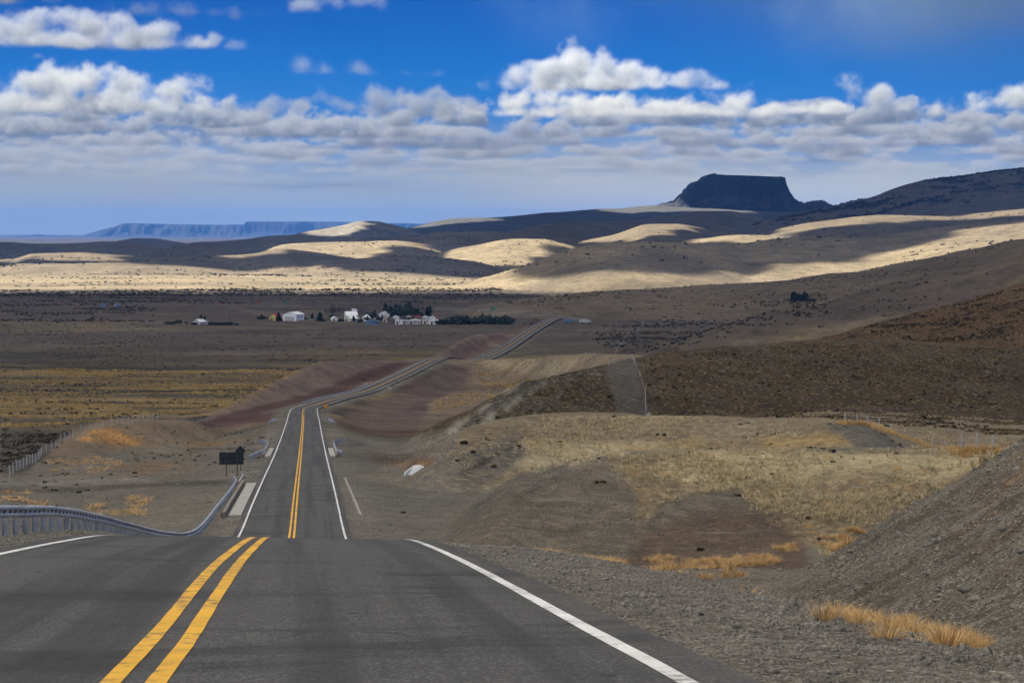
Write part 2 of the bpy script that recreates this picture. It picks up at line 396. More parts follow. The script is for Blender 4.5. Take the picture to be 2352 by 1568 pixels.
lay(hw('knoll_b'), C(.128,.104,.074), .3, .6, .2)
bk = (GB == 900).astype(float)
lay(bk, C(.125,.105,.080), .1, 1, .1)
lay(.8*bk*sstep(.0,.45,fbm(GX/5, GY/1.6, 4, 111)), C(.115,.075,.042), .1, .7, .1)
lay(.6*bk*sstep(.1,.5,fbm(GX/6+9, GY/1.3, 4, 112)), C(.19,.172,.145), .0, 1, 0)
lay(hw('mound_u','mound_v'), C(.185,.135,.105), .1, .3, .1)
lay(hw('mound_w'), C(.165,.122,.08), .25, .4, .25)
lay(hw('mound_r'), C(.19,.15,.10), .4, .2, .5)

def poly(pts, y0, y1, c, amp=8., soft=6., a=1., nz=None, **kw):
    P = np.array(pts, float); mg = amp*1.5+soft*2
    sel = (GY > y0)&(GY < y1)&(GPX > P[:,0].min()-mg)&(GPX < P[:,0].max()+mg)&(GPY > P[:,1].min()-mg)&(GPY < P[:,1].max()+mg)
    idx = np.nonzero(sel)[0]
    if not len(idx): return
    X, Y = GPX[idx], GPY[idx]; ins = np.zeros(len(idx), bool); dist = np.full(len(idx), 1e9)
    for i in range(len(P)):
        ax, ay = P[i]; bx, by = P[(i+1)%len(P)]
        cond = ((ay > Y) != (by > Y)); xx = (bx-ax)*(Y-ay)/((by-ay) if by != ay else 1e-9)+ax
        ins ^= cond & (X < xx)
        t = np.clip(((X-ax)*(bx-ax)+(Y-ay)*(by-ay))/((bx-ax)**2+(by-ay)**2+1e-9), 0, 1)
        dist = np.minimum(dist, np.hypot(X-ax-t*(bx-ax), Y-ay-t*(by-ay)))
    sd = np.where(ins, dist, -dist) + amp*(nC[idx]+.8*nD[idx])
    w = np.zeros(N); w[idx] = sstep(-soft, soft, sd)*a
    if nz is not None: w[idx] *= sstep(nz[0], nz[1], nC[idx]+.7*nD[idx])
    lay(w, c, kw.get('scrub'), kw.get('stone'), kw.get('tuft'))
GRASS = C(.145,.112,.070); PALE = C(.36,.30,.18); GRAV = C(.128,.113,.092); RED = C(.128,.094,.077); DRED = C(.072,.040,.033); ORG = C(.34,.17,.05)
# right foreground
poly([(1430,1300),(1480,1225),(1600,1172),(1760,1168),(1850,1240),(1860,1300),(1800,1340),(1650,1350),(1500,1330)], 60, 140, C(.112,.076,.052), 8, 14, stone=.2)
poly([(1395,1050),(1640,1036),(2250,1036),(2290,1050),(2020,1200),(1900,1275),(1835,1240),(1772,1201),(1727,1166),(1700,1122),(1609,1132),(1520,1152),(1490,1190),(1450,1212),(1470,1150),(1425,1105)], 55, 142, GRASS, 22, 10, scrub=.45, stone=0, tuft=1)
poly([(1500,1046),(1640,1038),(2250,1038),(2250,1075),(1900,1110),(1640,1120),(1500,1085)], 90, 142, PALE, 22, 14, a=.6, scrub=.2, tuft=.8)
poly([(1200,985),(1250,955),(1500,958),(1940,970),(1960,1000),(1700,1010),(1400,1012),(1230,1010)], 180, 240, C(.165,.132,.085), 8, 8, scrub=.5, tuft=1)
poly([(1020,1035),(1200,1012),(1500,1015),(1560,1030),(1420,1048),(1280,1075),(1210,1080)], 100, 240, PALE, 14, 9, a=.7, scrub=.3, tuft=.8)
poly([(1430,1030),(1700,1000),(1950,1000),(1960,1020),(1700,1032)], 170, 240, C(.30,.20,.07), 8, 8, a=.7, nz=(-.1,.3))
poly([(1898,974),(1985,962),(2092,1040),(1985,1040)], 180, 240, GRAV*1.05, 3, 4, scrub=.1, stone=.6, tuft=0)
poly([(1392,838),(1456,824),(1492,952),(1425,955)], 280, 400, GRAV*.72, 4, 5, scrub=.15, stone=.6, tuft=0)
poly([(1040,1180),(1220,1085),(1300,1060),(1340,1090),(1200,1150),(1080,1200)], 100, 140, C(.105,.092,.072), 6, 8, stone=.8)
poly([(985,1012),(1190,882),(1252,880),(1150,950),(1075,1015)], 280, 365, C(.20,.185,.155), 4, 4, scrub=.0, stone=.8)
poly([(1000,1060),(1180,1000),(1215,1040),(1090,1130),(1000,1130)], 110, 215, C(.108,.095,.076), 8, 8, scrub=.2, stone=.6)
poly([(2230,1060),(2352,1030),(2420,1090),(2352,1125),(2270,1100)], 20, 64, C(.13,.075,.03), 10, 6, nz=(-.2,.2), tuft=1)
poly([(2190,1150),(2360,1128),(2360,1170),(2240,1180)], 20, 64, C(.11,.068,.032), 10, 6, nz=(-.1,.25), tuft=.6)
# right middle distance
poly([(972,958),(988,915),(1060,898),(1190,882),(1244,862),(1150,918),(1070,952)], 345, 720, PALE*1.15, 5, 4, scrub=.25, tuft=.6)
poly([(1085,840),(1130,826),(1330,820),(1320,848),(1230,872),(1100,868)], 450, 870, C(.29,.24,.155), 7, 6, scrub=.5, tuft=.6, nz=(-.4,.1))
poly([(770,965),(850,922),(950,885),(1020,842),(1090,838),(1080,885),(985,930),(1000,992),(850,988)], 370, 900, RED, 8, 8, scrub=.1, stone=.3)
for q in ([(745,955),(850,985),(1000,992),(1000,1003),(840,1000),(745,965)], [(930,880),(1010,838),(1080,842),(1070,850),(1010,850),(945,895)], [(905,893),(1060,908),(1055,914),(900,902)], [(960,925),(1010,940),(990,950),(930,940)]):
    poly(q, 370, 900, DRED*1.2, 5, 6, a=.7, scrub=.1)
poly([(790,972),(900,965),(1000,985),(990,1000),(850,995)], 370, 520, C(.20,.12,.055), 7, 7, a=.7, nz=(-.1,.3))
poly([(780,995),(1050,998),(1060,1090),(1040,1240),(790,1240)], 118, 360, C(.135,.12,.10), 8, 14, scrub=.1, stone=.6)
poly([(840,1040),(930,1035),(1010,1065),(1005,1085),(930,1075),(860,1060)], 190, 290, C(.10,.062,.04), 6, 8, a=.8)
poly([(900,1060),(1000,1058),(1005,1075),(930,1078)], 190, 290, ORG*.7, 5, 6, a=.7, nz=(-.2,.3))
poly([(960,990),(985,930),(1075,882),(1085,836),(1250,868),(1110,930),(1010,1000)], 370, 900, C(.165,.122,.085), 14, 10, scrub=.3, stone=.2)
for q in ([(1218,866),(1252,871),(1190,908),(1120,948),(1060,990),(1052,984),(1120,934)], [(1232,880),(1240,884),(1150,940),(1090,980),(1086,975)]):
    poly(q, 280, 375, C(.030,.025,.018), 3, 4, a=.95)
for q in ([(1085,1166),(1150,1124),(1156,1128),(1092,1172)], [(1050,1090),(1130,1048),(1134,1053),(1056,1096)], [(1180,1150),(1240,1112),(1246,1116),(1186,1156)], [(1095,1062),(1180,1022),(1184,1028),(1100,1068)]):
    poly(q, 85, 220, C(.035,.029,.022), 3, 4, a=.9)
poly([(1000,707),(1120,710),(1250,719),(1350,734),(1350,740),(1240,726),(1110,716),(1000,711)], 1300, 2200, C(.19,.178,.165), 1, 2, a=.9, scrub=0)
poly([(430,688),(520,699),(600,713),(700,730),(760,738),(740,741),(640,733),(560,716),(500,702)], 1200, 2200, C(.18,.155,.12), 2, 2, a=.6, scrub=0)
poly([(-50,683),(100,690),(300,697),(300,700),(100,695),(-50,689)], 1500, 2200, C(.15,.11,.10), 2, 2, a=.7, scrub=0)
for yy_, x0_, x1_ in ((763,1456,1540),(802,1432,1560),(787,1440,1500)):
    poly([(x0_,yy_-2),(x1_,yy_-4),(x1_,yy_+1),(x0_,yy_+3)], 800, 1500, C(.030,.026,.020), 2, 2, a=.9)
# left
poly([(400,985),(480,958),(560,917),(640,873),(700,846),(760,829),(850,825),(950,826),(880,880),(740,930),(640,966),(440,992)], 380, 950, C(.18,.132,.105), 5, 4, a=1., scrub=.08, stone=.2)
poly([(440,988),(640,968),(740,930),(870,886),(965,835),(925,824),(820,858),(700,908),(590,932),(455,968)], 380, 900, DRED*1.15, 7, 5, a=1., scrub=0)
poly([(600,950),(720,935),(735,915),(690,925)], 400, 700, C(.17,.135,.11), 4, 4)
poly([(760,912),(850,878),(880,858),(850,870)], 500, 800, C(.33,.24,.15), 3, 3, nz=(-.1,.2))
poly([(1000,835),(1080,790),(1200,745),(1240,742),(1130,800),(1060,830)], 850, 1400, C(.135,.075,.06), 5, 5, a=.6)
poly([(1060,825),(1110,790),(1230,745),(1170,790)], 850, 1400, C(.24,.165,.10), 4, 4, a=.8, nz=(-.2,.2))
poly([(500,945),(640,868),(760,826),(860,822),(850,832),(765,836),(650,880),(520,950)], 420, 780, C(.21,.155,.09), 4, 4, a=.7, nz=(-.3,.1))
poly([(180,1010),(215,985),(300,985),(335,1000),(320,1020),(230,1018)], 230, 400, ORG, 6, 5, nz=(-.25,.1), tuft=.6)
poly([(0,1100),(300,1096),(370,1102),(340,1120),(0,1122)], 130, 300, C(.20,.18,.15), 5, 5, a=.8, stone=.6)
poly([(0,1120),(130,1122),(380,1106),(560,1104),(565,1112),(380,1116),(150,1130),(0,1128)], 120, 300, C(.075,.06,.045), 3, 3, a=.8)
poly([(300,1060),(440,1020),(560,1000),(560,1012),(450,1045),(330,1090)], 200, 420, C(.19,.12,.06), 6, 6, a=.8, nz=(-.3,.2))
poly([(100,1050),(320,1040),(450,1060),(430,1090),(100,1090)], 180, 400, C(.18,.112,.06), 8, 8, a=.6, nz=(-.1,.35))
poly([(0,985),(170,985),(60,1085),(0,1090)], 180, 480, C(.066,.056,.042), 8, 6, scrub=1)
poly([(0,925),(420,930),(560,925),(420,962),(100,970),(0,962)], 400, 620, C(.22,.15,.055), 10, 6, a=.9, nz=(-.3,.15), scrub=.5)
poly([(0,960),(400,955),(300,975),(180,990),(0,1000)], 380, 520, C(.085,.068,.045), 8, 6, a=.8, scrub=1)
poly([(0,742),(640,742),(760,752),(640,760),(0,764)], 1000, 1500, C(.21,.165,.095), 4, 4, a=.8, nz=(-.3,.2))
poly([(1420,800),(1860,780),(1880,770),(1480,795)], 800, 1400, C(.2,.155,.09), 4, 4, a=.8, nz=(-.3,.1))
# dark bands painted as shadow lines of ditches across the road foot
for px0, px1, yy in ((380,560,1108),(560,640,1018),(765,835,1021),(430,560,1030)):
    poly([(px0,yy-2),(px1,yy-3),(px1,yy+3),(px0,yy+4)], 100, 400, C(.055,.048,.042), 2, 3, a=.85)
# clean shoulders along the road
shw = (1-sstep(5.2, 7.5+.002*np.clip(GS,0,1500), np.abs(GD)+1.2*nD))*(1-sstep(1430,1500,GY))
lay(shw, C(.165,.147,.120), 0, 1, 0)
rill = np.clip(bk + .75*hw('knoll_b')*(tex[:,2] < .35) + .5*hw('hill_d')*(GPX < 1290), 0, 1)
rgb *= (1 + .12*nC + .12*nD)[:,None]
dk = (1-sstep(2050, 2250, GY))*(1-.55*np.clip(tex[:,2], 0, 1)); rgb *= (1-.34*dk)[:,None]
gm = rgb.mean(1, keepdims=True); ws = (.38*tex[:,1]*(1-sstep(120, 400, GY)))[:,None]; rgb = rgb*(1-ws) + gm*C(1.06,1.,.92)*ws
rgb = np.clip(rgb, .01, .8)

ii = np.arange(NR-1)[:,None]*NTH; jj = np.arange(NTH)[None,:]; j2 = (jj+1) % NTH
quads = np.stack([ii+jj, ii+j2, ii+NTH+j2, ii+NTH+jj], -1).reshape(-1,4)
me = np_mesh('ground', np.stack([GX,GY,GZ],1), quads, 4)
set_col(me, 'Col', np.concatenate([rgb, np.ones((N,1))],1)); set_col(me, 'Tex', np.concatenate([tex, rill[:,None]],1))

def ground_mat():
    m, t, b, o = new_mat('ground'); p = t.pos()
    c = t.attr('Col').outputs['Color']
    ta = t.attr('Tex'); rl = ta.outputs['Alpha']; ts = t.node('ShaderNodeSeparateColor'); t.l.new(ta.outputs['Color'], ts.inputs[0])
    scrub, stone, tuft = ts.outputs[0], ts.outputs[1], ts.outputs[2]
    y = t.sep(p)[1]
    near = t.sub(1, t.ss(60, 260, y)); far = t.ss(900, 2200, y)
    # broad mottling at three sizes
    for sc, lo, hi, k in ((.012,.72,1.28,0),(.06,.60,1.44,2),(.25,.66,1.36,2),(.9,.66,1.38,0),(4.5,.50,1.6,1),(13.,.55,1.55,1)):
        n = t.noise(p, sc, 4, .66)
        v = t.lin(.28, .72, n, lo, hi)
        if k == 1: v = t.add(t.mul(t.sub(v, 1.), t.sub(1, t.ss(300, 700, y))), 1.)
        if k == 2: v = t.add(t.mul(t.sub(v, 1.), t.lin(200, 600, y, .55, 1.)), 1.)
        mm = t.node('ShaderNodeMix', data_type='RGBA', blend_type='MULTIPLY'); mm.inputs[0].default_value = 1
        t.put(mm.inputs[6], c); t.put(mm.inputs[7], t.xyz(v, v, v)); c = mm.outputs[2]
    # scrub: dark bushes, small near and big far
    v1 = t.voro(p, .55).outputs['Distance']; k1 = t.noise(p, .06, 3, .6)
    w1 = t.mul(t.mul(t.sub(1, t.ss(.18, .42, v1)), t.ss(.42, .62, k1)), t.mul(scrub, t.sub(1, far)))
    c = t.mix(t.mul(w1, .85), c, (.028,.024,.018))
    v2 = t.noise(p, .06, 6, .74); w2 = t.mul(t.ss(.55, .64, v2), t.mul(scrub, t.ss(200, 700, y)))
    c = t.mix(t.mul(w2, .75), c, (.038,.033,.027))
    v3 = t.noise(p, .011, 6, .72); w3 = t.mul(t.ss(.58, .68, v3), t.mul(scrub, far))
    c = t.mix(t.mul(w3, .8), c, (.035,.035,.028))
    # pale and rusty tufts
    v4 = t.voro(p, 1.1); d4 = v4.outputs['Distance']
    w4 = t.mul(t.sub(1, t.ss(.2, .5, d4)), tuft)
    s4 = t.node('ShaderNodeSeparateColor'); t.l.new(v4.outputs['Color'], s4.inputs[0])
    tc = t.mix(t.ss(.72,.8,s4.outputs[0]), (.30,.25,.15), (.30,.17,.05))
    c = t.mix(t.mul(w4, t.mul(t.ss(.25,.5,s4.outputs[1]), .55)), c, tc)
    # stones in the gravel
    st = t.voro(p, 17.).outputs; sc_ = t.node('ShaderNodeSeparateColor'); t.l.new(st['Color'], sc_.inputs[0])
    stc = t.mix(t.ss(.55,.98,sc_.outputs[0]), t.mix(sc_.outputs[1], (.045,.038,.03), (.17,.145,.112)), (.38,.345,.29))
    c = t.mix(t.mul(t.mul(stone, near), t.mul(t.sub(1, t.ss(.35,.65,st['Distance'])), .75)), c, stc)
    st2 = t.voro(p, 5.5).outputs; sc2 = t.node('ShaderNodeSeparateColor'); t.l.new(st2['Color'], sc2.inputs[0])
    c = t.mix(t.mul(stone, t.mul(t.ss(.86,.95,sc2.outputs[0]), t.mul(t.sub(1, t.ss(.12,.3,st2['Distance'])), .35))), c, t.mix(sc2.outputs[1], (.05,.045,.04), (.33,.31,.28)))
    wash = t.noise(t.vscale(p, (.22, 1.7, 1.7)), 1., 4, .6)          # rills washed down the cut slopes
    c = t.mix(t.mul(t.mul(t.ss(.50,.66,wash), t.mul(rl, t.sub(1, t.ss(280,420,y)))), .7), c, (.06,.052,.042))
    c = t.mix(t.mul(t.mul(t.ss(.56,.74,t.sub(1,wash)), t.mul(rl, t.sub(1, t.ss(280,420,y)))), .5), c, (.24,.225,.195))
    t.put(b.inputs['Base Color'], c); b.inputs['Roughness'].default_value = .95; b.inputs['Specular IOR Level'].default_value = .15
    hgt = t.add(t.mul(t.noise(p, 14, 4, .65), t.mul(stone, .05)), t.add(t.mul(t.noise(p, 1.3, 5, .65), t.mul(t.sub(1, t.ss(150,420,y)), .13)), t.mul(t.sub(1, d4), t.mul(tuft, .25))))
    hgt = t.add(hgt, t.mul(t.noise(p, .05, 5, .65), t.mul(t.ss(1200,3000,y), 4.)))
    bn = t.node('ShaderNodeBump'); bn.inputs['Strength'].default_value = .8; bn.inputs['Distance'].default_value = 1.
    t.put(bn.inputs['Height'], hgt); t.l.new(bn.outputs[0], b.inputs['Normal'])
    return m
g = link('ground', me, ground_mat()); tag(g, kind='structure')

# ------------------------------------------------------------------ ROAD and its painted lines
def strip(name, ys, d0, d1, dz, mat, parent=None, jit=0., nd=1):
    vs = []; uv = []
    for k, y in enumerate(ys):
        for q in range(nd+1):
            d = d0(y) + (d1(y)-d0(y))*q/nd
            j = 0
            if jit and q in (0, nd): j = jit*float(noise2(y*2.3, d*3.1, 5)+noise2(y*.31, d*3.1, 6))*.7
            vs.append(road_pt(y, d+j, dz + .00012*y)); uv.append((d, y))
    n = len(ys); W = nd+1
    f = [(k*W+q, k*W+q+1, (k+1)*W+q+1, (k+1)*W+q) for k in range(n-1) for q in range(nd)]
    me = bpy.data.meshes.new(name); me.from_pydata([tuple(v) for v in vs], [], f)
    ul = me.uv_layers.new(name='UVMap')
    for l in me.loops: ul.data[l.index].uv = uv[l.vertex_index]
    me.polygons.foreach_set('use_smooth', np.ones(len(me.polygons), bool))
    return link(name, me, mat, parent)
ys_all = list(np.concatenate([np.arange(-30, 130, .75), np.geomspace(130, 1520, 330)]))

def road_mat():
    m, t, b, o = new_mat('asphalt')
    uv = t.node('ShaderNodeUVMap', uv_map='UVMap').outputs[0]; s = t.sep(uv); u, v = s[0], s[1]; p = t.pos()
    base = t.mix(t.noise(p, 26, 3, .7), (.042,.042,.043), (.078,.076,.074))
    agg = t.voro(p, 55.).outputs; ac = t.node('ShaderNodeSeparateColor'); t.l.new(agg['Color'], ac.inputs[0])
    base = t.mix(t.mul(t.ss(.72,.95,ac.outputs[0]), .75), base, (.19,.182,.17))
    lane = t.noise(t.xyz(t.mul(u, 1.3), t.mul(v, .02), 0), 1., 3, .6)            # bands along the lanes
    base = t.mix(t.mul(t.ss(.44,.62,lane), .6), base, (.026,.026,.028))
    cr = t.noise(t.xyz(t.mul(u, .12), t.mul(v, .33), 3.), 1., 4, .62)            # paving joints and patches across
    base = t.mix(t.mul(t.ss(.53,.62,cr), .6), base, (.022,.022,.024))
    cr2 = t.noise(t.xyz(t.mul(u, .25), t.mul(v, .09), 7.), 1., 4, .6)
    base = t.mix(t.mul(t.ss(.5,.75,cr2), .4), base, (.092,.09,.088))
    wp = t.xyz(t.add(u, t.mul(t.noise(p, .8, 3), .9)), t.mul(t.add(v, t.mul(t.noise(p, .6, 3), 1.5)), .55), 0)
    ck = t.voro(wp, .42, 'DISTANCE_TO_EDGE').outputs['Distance']; ckm = t.mul(t.sub(1, t.ss(.004, .014, ck)), t.ss(.50,.60,t.noise(p, .11, 3)))
    base = t.mix(t.mul(ckm, .4), base, (.014,.014,.015))
    sc = t.noise(t.xyz(t.mul(u, 2.2), t.mul(v, .35), 11.), 1., 6, .7); base = t.mix(t.mul(t.ss(.57,.72,sc), .30), base, (.115,.112,.106))
    base = t.mix(t.mul(t.mul(t.ss(2.9, 3.8, t.m('ABSOLUTE', u)), t.ss(.4,.7,t.noise(p, 1.7, 4, .7))), .35), base, (.12,.105,.085))
    spot = t.voro(t.xyz(u, t.mul(v,.6), 0), .9).outputs['Distance']
    base = t.mix(t.mul(t.sub(1, t.ss(.03,.07,spot)), .7), base, (.018,.017,.017))
    t.put(b.inputs['Base Color'], base); t.put(b.inputs['Roughness'], t.lin(0,1,t.noise(p,3,3),.72,.92)); b.inputs['Specular IOR Level'].default_value = .35
    bn = t.node('ShaderNodeBump'); bn.inputs['Strength'].default_value = .5; bn.inputs['Distance'].default_value = .012
    t.put(bn.inputs['Height'], t.noise(p, 60, 3, .7)); t.l.new(bn.outputs[0], b.inputs['Normal'])
    return m
def paint_mat(name, c, c2):
    m, t, b, o = new_mat(name); p = t.pos()
    n = t.noise(p, 5, 6, .75); n2 = t.noise(p, .35, 3, .6)
    cc = t.mix(t.ss(.25,.75,t.noise(p, 1.2, 4)), c2, c)
    worn = t.ss(.52,.68, t.add(t.mul(n,.75), t.mul(n2,.32)))
    t.put(b.inputs['Base Color'], t.mix(t.mul(worn,.85), cc, (.07,.068,.065))); b.inputs['Roughness'].default_value = .65
    return m
M_road = road_mat(); M_white = paint_mat('white_paint', (.80,.80,.78), (.62,.62,.60)); M_yel = paint_mat('yellow_paint', (.86,.47,.03), (.68,.36,.025))
wide = lambda y: 3.78+1.5*float(sstep(900, 1010, y))
road = strip('road', ys_all, lambda y: -wide(y), wide, 0., M_road, None, .07, 8); tag(road, kind='structure')
fin = lambda y: .006+.0*y
def line(name, y0, y1, d, w, mat):
    ys = [y for y in ys_all if y0 <= y <= y1]
    return strip(name, ys, lambda y: d-w/2-.00003*max(y-100,0), lambda y: d+w/2+.00003*max(y-100,0), .006, mat, road, .010)
line('edge_line', -30, 1500, -3.35, .13, M_white); line('edge_line', -30, 1500, 3.35, .13, M_white)
line('centre_line', -30, 1500, -.145, .135, M_yel); line('centre_line', -30, 430, .145, .135, M_yel)
for k in range(9): line('centre_dash', 436+k*11, 442+k*11, .145, .135, M_yel)
line('centre_line', 540, 1500, .145, .135, M_yel)
# ------------------------------------------------------------------ SKY COLOURS: clouds marched as little volumes, seen by angle
# A = azimuth, E = elevation, both in units of 1/4.389 rad; T = depth in the same units
def noise3(x, y, z, seed=0):          # value noise on broadcastable axes
    ix = np.floor(x).astype(np.int64); iy = np.floor(y).astype(np.int64); iz = np.floor(z).astype(np.int64)
    fx = (x-ix).astype(np.float32); fy = (y-iy).astype(np.float32); fz = (z-iz).astype(np.float32)
    ix0, iy0, iz0 = ix.min(), iy.min(), iz.min()
    nx, ny, nz = int(ix.max()-ix0)+2, int(iy.max()-iy0)+2, int(iz.max()-iz0)+2
    A, B, Cc = np.random.default_rng(seed+7000).random((3, nx, ny, nz), np.float32)*2-1
    ix = (ix-ix0).ravel(); iy = (iy-iy0).ravel(); iz = (iz-iz0).ravel()
    q = lambda f: f*f*f*(f*(f*6-15)+10)
    fx = fx.ravel()[:,None,None]; fy = fy.ravel()[None,:,None]; fz = fz.ravel()[None,None,:]
    w = q(fx)
    A = A[ix]*fx*(1-w) + A[ix+1]*(fx-1)*w; B = B[ix]*(1-w)+B[ix+1]*w; Cc = Cc[ix]*(1-w)+Cc[ix+1]*w
    w = q(fy)
    A = (A[:,iy]+B[:,iy]*fy)*(1-w) + (A[:,iy+1]+B[:,iy+1]*(fy-1))*w; Cc = Cc[:,iy]*(1-w)+Cc[:,iy+1]*w
    w = q(fz)
    return ((A[:,:,iz]+Cc[:,:,iz]*fz)*(1-w) + (A[:,:,iz+1]+Cc[:,:,iz+1]*(fz-1))*w)*1.7
def fbm3(x, y, z, oct, seed, gain=.5, bil=0.):
    s = 0; a = 1.; t = 0
    for k in range(oct):
        if k > 3 and len(x) > 1 and (x[1]-x[0])*2.03**k > .8: break
        n = noise3(x*2.03**k + 13.7*k, y*2.03**k + 7.1*k, z*2.03**k + 3.3*k, seed+k*11)
        if bil and k: n = n*(1-bil) + bil*(1-2.2*np.abs(n))
        s = s + a*n; t += a; a *= gain
    return s/t*1.25
SA = np.arange(-2.0, 2.0001, .0021); SE = np.arange(-.14, .66, .0021)
sky = np.zeros((len(SA), len(SE), 3))
a2, e2 = np.meshgrid(SA, SE, indexing='ij')
def n2(sx, sy, seed, oct=5, gain=.5):
    return fbm3(SA*sx+seed*1.7, SE*sy+seed*.31, np.array([seed*.77]), oct, seed, gain)[:,:,0]
def grad(e, stops):
    k = [q[0] for q in stops]; return np.stack([np.interp(e, k, [q[1][i] for q in stops]) for i in range(3)], -1)
def lin(c): c = np.asarray(c)/255.; return np.where(c <= .04045, c/12.92, ((c+.055)/1.055)**2.4)
BLUE = [(-.2,lin((214,222,220))),(-.02,lin((214,222,220))),(.05,lin((196,210,219))),(.12,lin((160,186,222))),(.20,lin((96,150,216))),(.28,lin((52,132,214))),(.36,lin((34,122,210))),(.45,lin((27,108,200))),(.55,lin((24,96,188))),(.7,lin((26,98,192))),(1.0,lin((30,90,180)))]
sky[:] = grad(e2, BLUE)
sky *= (1 - .10*sstep(.3, 1.3, -a2)*sstep(.25,.5,e2))[:,:,None]
def ov(c, w):
    global sky
    sky = sky*(1-w[:,:,None]) + np.asarray(c)*w[:,:,None]
v = sstep(.25, 1.25, a2 + (e2-.32)*1.2 + .25*n2(1.2,2.,4))*sstep(.26,.56,e2 + .10*n2(1.6,2.4,5))
ov(lin((104,128,152)), v*.55)
v = sstep(.0,.75, n2(2.2,1.6,9,6)+.15)*sstep(.36,.56,e2+.03*n2(3,3,6))*sstep(-.2,.3,a2)
ov(lin((150,176,208)), v*.5)
v = sstep(.75,1.2,a2+.2*n2(2,2,12))*sstep(.40,.58,e2+.08*n2(2.5,3,13)); ov(lin((120,132,146)), v*.6)
# pale rain haze over the far plain
v = sstep(.30,.10,e2 + .05*n2(1.5,1.5,15))*sstep(-.5,.4,n2(1.3,.7,16,4) + .5*sstep(.2,-.9,a2) - .2)
ov(lin((192,198,208)), v*.75)
v = sstep(.05,.5, fbm3(SA*1.1+3, SE*14+2, np.array([.5]), 5, 55)[:,:,0] + .25*sstep(.10,.22,e2))*sstep(.03,.09,e2)*sstep(.30,.2,e2)
ov(lin((122,142,180)), v*.8)
v = sstep(.1,.55, fbm3(SA*1.4+8, SE*9+5, np.array([.5]), 5, 57)[:,:,0])*sstep(.05,.10,e2)*sstep(.26,.15,e2)
ov(lin((206,208,212)), v*.65)
SUNV = np.array([-.42, .85, -.30])
def volume(blobs, base, a0, a1, e0, e1, tdep, nsc, amp, seed, sig=55., sun=(1.0,.955,.83), dark=(.155,.20,.30), top=(.42,.47,.55), step=.0022, al=1., soft=.040, bsoft=.010, flat=1., oct=6, wob=.010, dt=.007, sunk=1.0):
    """march one cloud bank; blobs: (A, E, T, rA, rE, rT)"""
    global sky
    a0 = min(b[0]-b[3] for b in blobs)-.09; a1 = max(b[0]+b[3] for b in blobs)+.09; e1 = max(b[1]+b[4] for b in blobs)+.05; e0 = base-.04
    a0 = max(a0, -1.99); a1 = min(a1, 1.99)
    xs = np.arange(a0, a1, step); es = np.arange(e0, e1, step/ (1.0)); ts = np.arange(-tdep, tdep+1e-6, dt)
    m = np.full((len(xs), len(es), len(ts)), -9., np.float32)
    wx = .6*amp*noise3(xs*nsc*.7+9.1, es*nsc*.7, ts*nsc*.7, seed+900)
    for (ba, bE, bt, ra, re, rt) in blobs:
        i0, i1 = np.searchsorted(xs, [ba-ra*1.5-.03, ba+ra*1.5+.03])
        if i1 <= i0: continue
        q = 1-np.sqrt(((xs[i0:i1,None,None]-ba)/ra)**2 + ((es[None,:,None]-bE)/re)**2 + ((ts[None,None,:]-bt)/rt)**2)
        q = (q*min(ra, re)).astype(np.float32)
        m[i0:i1] = smax(m[i0:i1], q, .012)
    n = fbm3(xs*nsc+seed, es*nsc*flat+seed*.3, ts*nsc+seed*.7, oct, seed, .54, .45)
    n = n + wx*0
    lo = n.mean(); D = m + amp*(n-lo)
    be = base + wob*noise3(xs*5+seed, np.zeros(1), np.zeros(1), seed+5)
    dens = np.clip(D/soft, 0, 1)*sstep(be-bsoft, be+bsoft, es[None,:,None])
    dens = (dens*dens*(3-2*dens)).astype(np.float32)
    tau = np.zeros_like(dens); L = .006; dist = 0
    for k in range(9):
        dist += L*.5; o = SUNV*dist
        s = [int(round(o[0]/step)), int(round(o[1]/step)), int(round(o[2]/dt))]
        sh = dens
        for ax in range(3):
            if s[ax]:
                sh = np.roll(sh, -s[ax], ax); ix = [slice(None)]*3
                ix[ax] = slice(-s[ax], None) if s[ax] > 0 else slice(0, -s[ax]); sh = sh.copy(); sh[tuple(ix)] = 0
        tau += sh*L; dist += L*.5; L *= 1.32
    tau *= sig
    lit = (.76*np.exp(-tau*1.15) + .20*np.exp(-tau*.20))*sunk
    hh = np.clip((es-base)/max(.03, (e1-base)*.7), 0, 1)[None,:,None]
    T = np.ones(dens.shape[:2]); acc = np.zeros(dens.shape[:2]+(3,))
    sun = np.array(sun); dark = np.array(dark); top = np.array(top)
    for k in range(len(ts)):
        a = 1-np.exp(-dens[:,:,k]*sig*dt)
        amb = dark*(1-hh[:,:,0,None]) + top*hh[:,:,0,None]
        c = lit[:,:,k,None]*sun + amb*(.72+.28*np.exp(-tau[:,:,k,None]*.3))
        acc += (T*a)[:,:,None]*c; T = T*(1-a)
    T0 = T; fade = sstep(0, .03, np.minimum(xs-xs[0], xs[-1]-xs))[:,None]*sstep(0, .02, es[-1]-es)[None,:] if abs(a0) < 1.9 else 1.
    al_ = (1-T)*al*fade
    colr = acc/np.maximum(1-T, 1e-4)[:,:,None]
    # resample onto the sky grid
    i0, i1 = np.searchsorted(SA, [xs[0], xs[-1]]); j0, j1 = np.searchsorted(SE, [es[0], es[-1]])
    fi = np.clip((SA[i0:i1]-xs[0])/step, 0, len(xs)-1.001); fj = np.clip((SE[j0:j1]-es[0])/step, 0, len(es)-1.001)
    p, u = fi.astype(int), (fi % 1)[:,None,None]; q, w_ = fj.astype(int), (fj % 1)[None,:,None]
    full = np.concatenate([colr*al_[:,:,None], al_[:,:,None]], -1)
